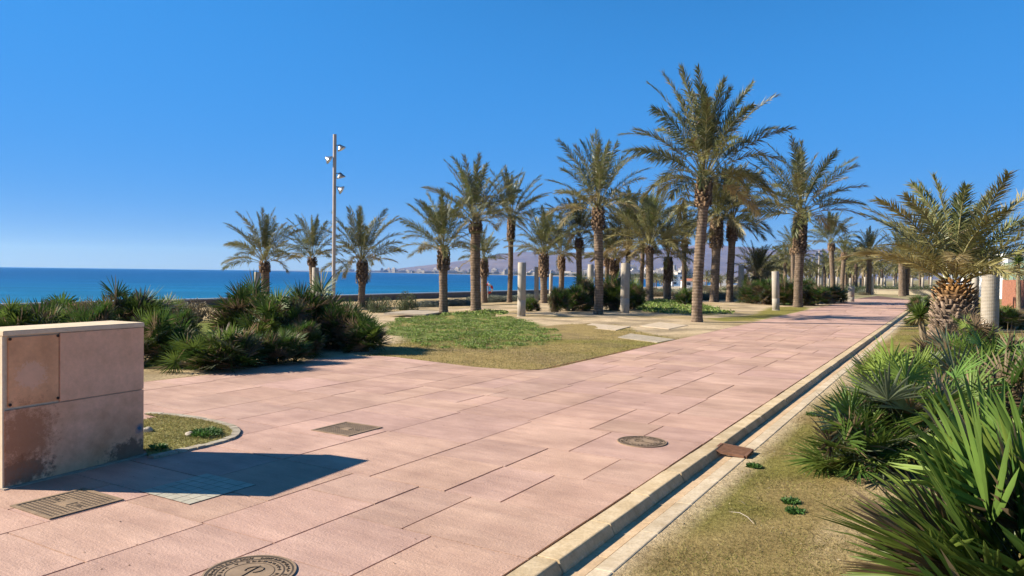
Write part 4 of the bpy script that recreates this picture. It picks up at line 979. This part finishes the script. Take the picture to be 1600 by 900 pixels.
# ------------------------------------------------------------------ floodlight pole
def lamp_pole(px, D, ty, label, lamps, dia=.17, name='floodlight_pole', group=None, lo=False):
    x, y = XY(px, D); z0 = H(x, y); h = Z(px, ty, D) - z0; t = empty(name, (x, y, z0), 0, label, 'lamp post', group)
    b = MB(); b.lathe([(dia * .62, -.1), (dia * .62, .4), (dia / 2, .45), (dia / 2, h), (.001, h + .01)], 14); b.build('pole', m_pole, t, smooth=False)
    if lo:
        for zf, sx in ((.97, 1), (.9, -1), (.82, 1)):
            q = MB(); q.box(sx * .05, sx * .75, -.2, .2, h * zf, h * zf + .3); q.build('floodlight', m_lamp, t)
        return t
    for (zy, sx, tilt) in lamps:
        z_ = Z(px, zy, D) - z0
        fl = empty('floodlight', (0, 0, 0)); C.objects.unlink(fl); bpy.data.objects.remove(fl)
        b = MB(); L = .30; b.tube([(0, 0, z_ + .12), (sx * .2, 0, z_ + .14), (sx * L, 0, z_ + .04)], [.022, .022, .022], 8)
        b.tube([(sx * .06, 0, z_ + .12), (sx * .07, 0, z_ + .12)], [dia * .1, dia * .1], 6)
        br = b.build('bracket', m_lamp, t)
        M_ = Matrix.Translation((sx * (L + .02), 0, z_)) @ Matrix.Rotation(sx * R(tilt), 4, 'Y')
        b = MB(); b.lathe([(.05, .18), (.08, .14), (.13, .06), (.225, -.06), (.235, -.075), (.2, -.078)], 20, M_); hd = b.build('lamp_head', m_lamp, br, smooth=True)
        b = MB(); b.lathe([(.198, -.078), (.12, -.095), (.001, -.1)], 20, M_); b.build('lens', m_glass, hd, smooth=True)
    return t
lamp_pole(521.5, 38, 210, 'tall slim pole with four round floodlights before the sea', [(231, 1, -30), (249, -1, 55), (275, 1, -15), (296, 1, -60)], dia=.185)
gl = 'distant lighting masts'
for px, ty in ((1254, 396), (1272, 398), (1279.5, 392), (1285, 395)):
    lamp_pole(px, 150 if px > 1275 else 190, ty, {1254: 'faint distant lighting mast left of the leaning distant palm', 1272: 'faint distant lighting mast, middle of the faint ones', 1279.5: 'tall white distant mast, left one of the bright pair', 1285: 'tall white distant mast, right one of the bright pair'}[px], [], .34, 'lighting_mast', gl, True)

# ------------------------------------------------------------------ walls, buildings, lifebuoy
def wall_wv(name, w0, w1, v0, v1, z0, z1, mat, label, cat='wall', cap=None):
    cxy = XYwv((w0 + w1) / 2, (v0 + v1) / 2); t = empty(name, (*cxy, z0), math.atan2(AX[1], AX[0]) - math.pi / 2, label, cat)
    a, b_ = (w1 - w0) / 2, (v1 - v0) / 2; b = MB(); b.box(-a, a, -b_, b_, -.1, z1 - z0); b.build('wall', mat, t)
    if cap: b = MB(); b.box(-a - .06, a + .06, -b_, b_, z1 - z0, z1 - z0 + .09); b.build('coping', cap, t)
    return t
wall_wv('sea_wall', -38.35, -37.95, -15, 95, -1.6, -.30, m_seawall, 'long low sea wall with grey coping between the shrubs and the sea', cap=m_cap)
x0, y0 = XY(1335, 66); 
b = MB(); pA, pB = XY(1352, 74), XY(1490, 70); 
t = empty('low_wall', (*pA, 0), 0, 'low cream wall at the far end of the path', 'wall'); dx, dy = pB[0] - pA[0], pB[1] - pA[1]; Lq = math.hypot(dx, dy)
M_ = Matrix.Rotation(math.atan2(dy, dx), 4, 'Z'); b.box(0, Lq, 0, .3, -.1, .42, M_); b.build('wall', m_cream, t); b = MB(); b.box(0, Lq, -.03, .33, .4205, .5, M_); b.build('coping', m_slab, t)
# red wall with green screen, white house
pA, pB = XY(1566, 46), XY(1640, 33); t = empty('red_wall', (*pA, H(*pA)), 0, 'red stone garden wall with a green screen on top', 'wall'); dx, dy = pB[0] - pA[0], pB[1] - pA[1]; Lq = math.hypot(dx, dy)
M_ = Matrix.Rotation(math.atan2(dy, dx), 4, 'Z'); zt = Z(1566, 437, 46) - t.location.z; zs = Z(1566, 411, 46) - t.location.z
b = MB(); b.box(0, Lq, 0, .3, -.2, zt, M_); b.build('wall', m_brick, t); b = MB(); b.box(0, Lq, .1, .16, zt + .003, zs, M_); b.build('screen', m_screen, t)
b = MB()
for k in range(8): b.box(k * Lq / 7.5, k * Lq / 7.5 + .08, .05, .097, zt, zs + .03, M_)
b.build('screen_post', m_lamp, t)
def house(px, D, wpx, ty, depth, label, mat=m_white, roof=None, floors=1, nm='house', group=None):
    x, y = XY(px, D); z0 = H(x, y) if D < 400 else -2.3; h = Z(px, ty, D) - z0; w = wpx / F * D
    t = empty(nm, (x, y, z0), R(-8), label, 'building', group); b = MB(); b.box(-w / 2, w / 2, 0, depth, -.5, h); b.build('wall', mat, t)
    b = MB(); ov = .3
    if roof:
        vs = [(-w / 2 - ov, -ov, h), (w / 2 + ov, -ov, h), (w / 2 + ov, depth + ov, h), (-w / 2 - ov, depth + ov, h), (-w * .3, depth / 2, h + h * .35), (w * .3, depth / 2, h + h * .35)]
        b.add(vs, [(0, 1, 5, 4), (1, 2, 5), (2, 3, 4, 5), (3, 0, 4), (0, 3, 2, 1)]); b.build('roof', roof, t)
    else: b.box(-w / 2 - .1, w / 2 + .1, -.1, depth + .1, h + .003, h + .25); b.build('roof', mat, t)
    nwin = max(2, int(w / 3)); fh = h / floors
    for fl in range(floors):
        for k in range(nwin):
            b = MB(); xx = -w / 2 + (k + .5) * w / nwin; b.box(xx - .6, xx + .6, -.06, .02, fl * fh + fh * .35, fl * fh + fh * .78); b.build('window', m_win, t)
    return t
house(1628, 60, 100, 401, 12, 'modern white house rising behind the red wall', floors=2)
house(1085, 240, 34, 439, 9, 'low house with an orange tiled roof beyond the grove', roof=m_roof)
house(1130, 300, 26, 434, 10, 'white house right of the orange roofed one', floors=1)
house(1195, 280, 30, 433, 10, 'white house behind the dark bushes beside the path', floors=1)
house(1060, 330, 20, 430, 10, 'small white block left of the orange roofed house', floors=2)
# town across the bay
tm_ = []
for s in range(5):
    b = MB(); g = random.Random(s); wd, dp, hh = [(26, 14, 9), (16, 14, 14), (40, 16, 7), (14, 12, 20), (22, 14, 12)][s]
    b.cur = (.8, .8, .8); b.box(-wd / 2, wd / 2, 0, dp, -1, hh); b.box(-wd * .3, wd * .2, 2, dp - 2, hh + .02, hh + 3)
    fl = int(hh / 3)
    w_b = MB()
    for f_ in range(fl):
        for k in range(int(wd / 4)): w_b.box(-wd / 2 + 1.2 + k * 4, -wd / 2 + 3.2 + k * 4, -.15, 0.05, f_ * 3 + .9, f_ * 3 + 2.3)
    tm_.append((b.mesh('wall'), w_b.mesh('windows')))
m_t2 = simple('warm_render', (.62, .50, .38), .8, .08, .2, 0)
m_town = simple('town_render', (.50, .45, .40), .8, .2, .02, 0)
for a, c in tm_: a.materials.append(m_town); c.materials.append(m_win)
g = random.Random(17)
def shoreD(px): return float(np.interp(px, [480, 560, 620, 700, 850, 1000, 1080], [6500, 4300, 3300, 2250, 1530, 930, 800]))
for i in range(170):
    px = g.uniform(600, 1075) if i > 30 else g.uniform(520, 640); D = shoreD(px) * g.uniform(1.02, 1.35) + 20; x, y = XY(px, D); k = g.randrange(5)
    w0, v0 = WV(x, y); sc = g.uniform(.5, 1.0) * (1 if D < 2500 else 1.3)
    t = empty('town_building', (x, y, -2.2), g.uniform(-.5, .2), 'pale building in the low town along the far shore of the bay', 'building', 'town across the bay', sc)
    link('wall', tm_[k][0], None, t); link('windows', tm_[k][1], None, t)
# dark trees along the far shore
for i in range(60):
    px = g.uniform(620, 1075); D = shoreD(px) * g.uniform(1.0, 1.15) + 10; x, y = XY(px, D)
    t = empty('far_tree', (x, y, -2.3), g.uniform(0, 6), 'dark tree between the buildings on the far shore', 'tree', 'trees on the far shore'); f = link('crown', bv[0], None, t, (0, 0, 1.5)); f.scale = (9, 7, 6)
    f = link('trunk', bst, None, t); f.scale = (8, 8, 5)
# lifebuoy stand
x, y = XY(763, 52); z0 = H(x, y); t = empty('lifebuoy_stand', (x, y, z0), 0, 'red and white lifebuoy on a thin post at the beach edge', 'lifebuoy')
zc = Z(763, 451, 52) - z0; b = MB(); b.tube([(0, 0, 0), (0, 0, zc + .5)], .035, 8); b.build('post', m_pole, t)
mr_ = simple('buoy_red', (.6, .05, .04), .5, .05, 3, 0)
for k in range(8):
    b = MB(); b.tube([(.28 * math.cos(a), -.1, zc + .28 * math.sin(a)) for a in [2 * math.pi * (k + q / 4) / 8 for q in range(5)]], .085, 8); b.build('buoy_segment', mr_ if k % 2 == 0 else m_white, t)

# ------------------------------------------------------------------ render settings
S.render.engine = 'CYCLES'
S.view_settings.view_transform = 'Standard'; S.view_settings.look = 'None'; S.view_settings.gamma = 1; S.view_settings.exposure = 1.05
S.cycles.max_bounces = 6; S.cycles.transparent_max_bounces = 4; S.cycles.volume_bounces = 0
S.render.resolution_x = 1024; S.render.resolution_y = 576
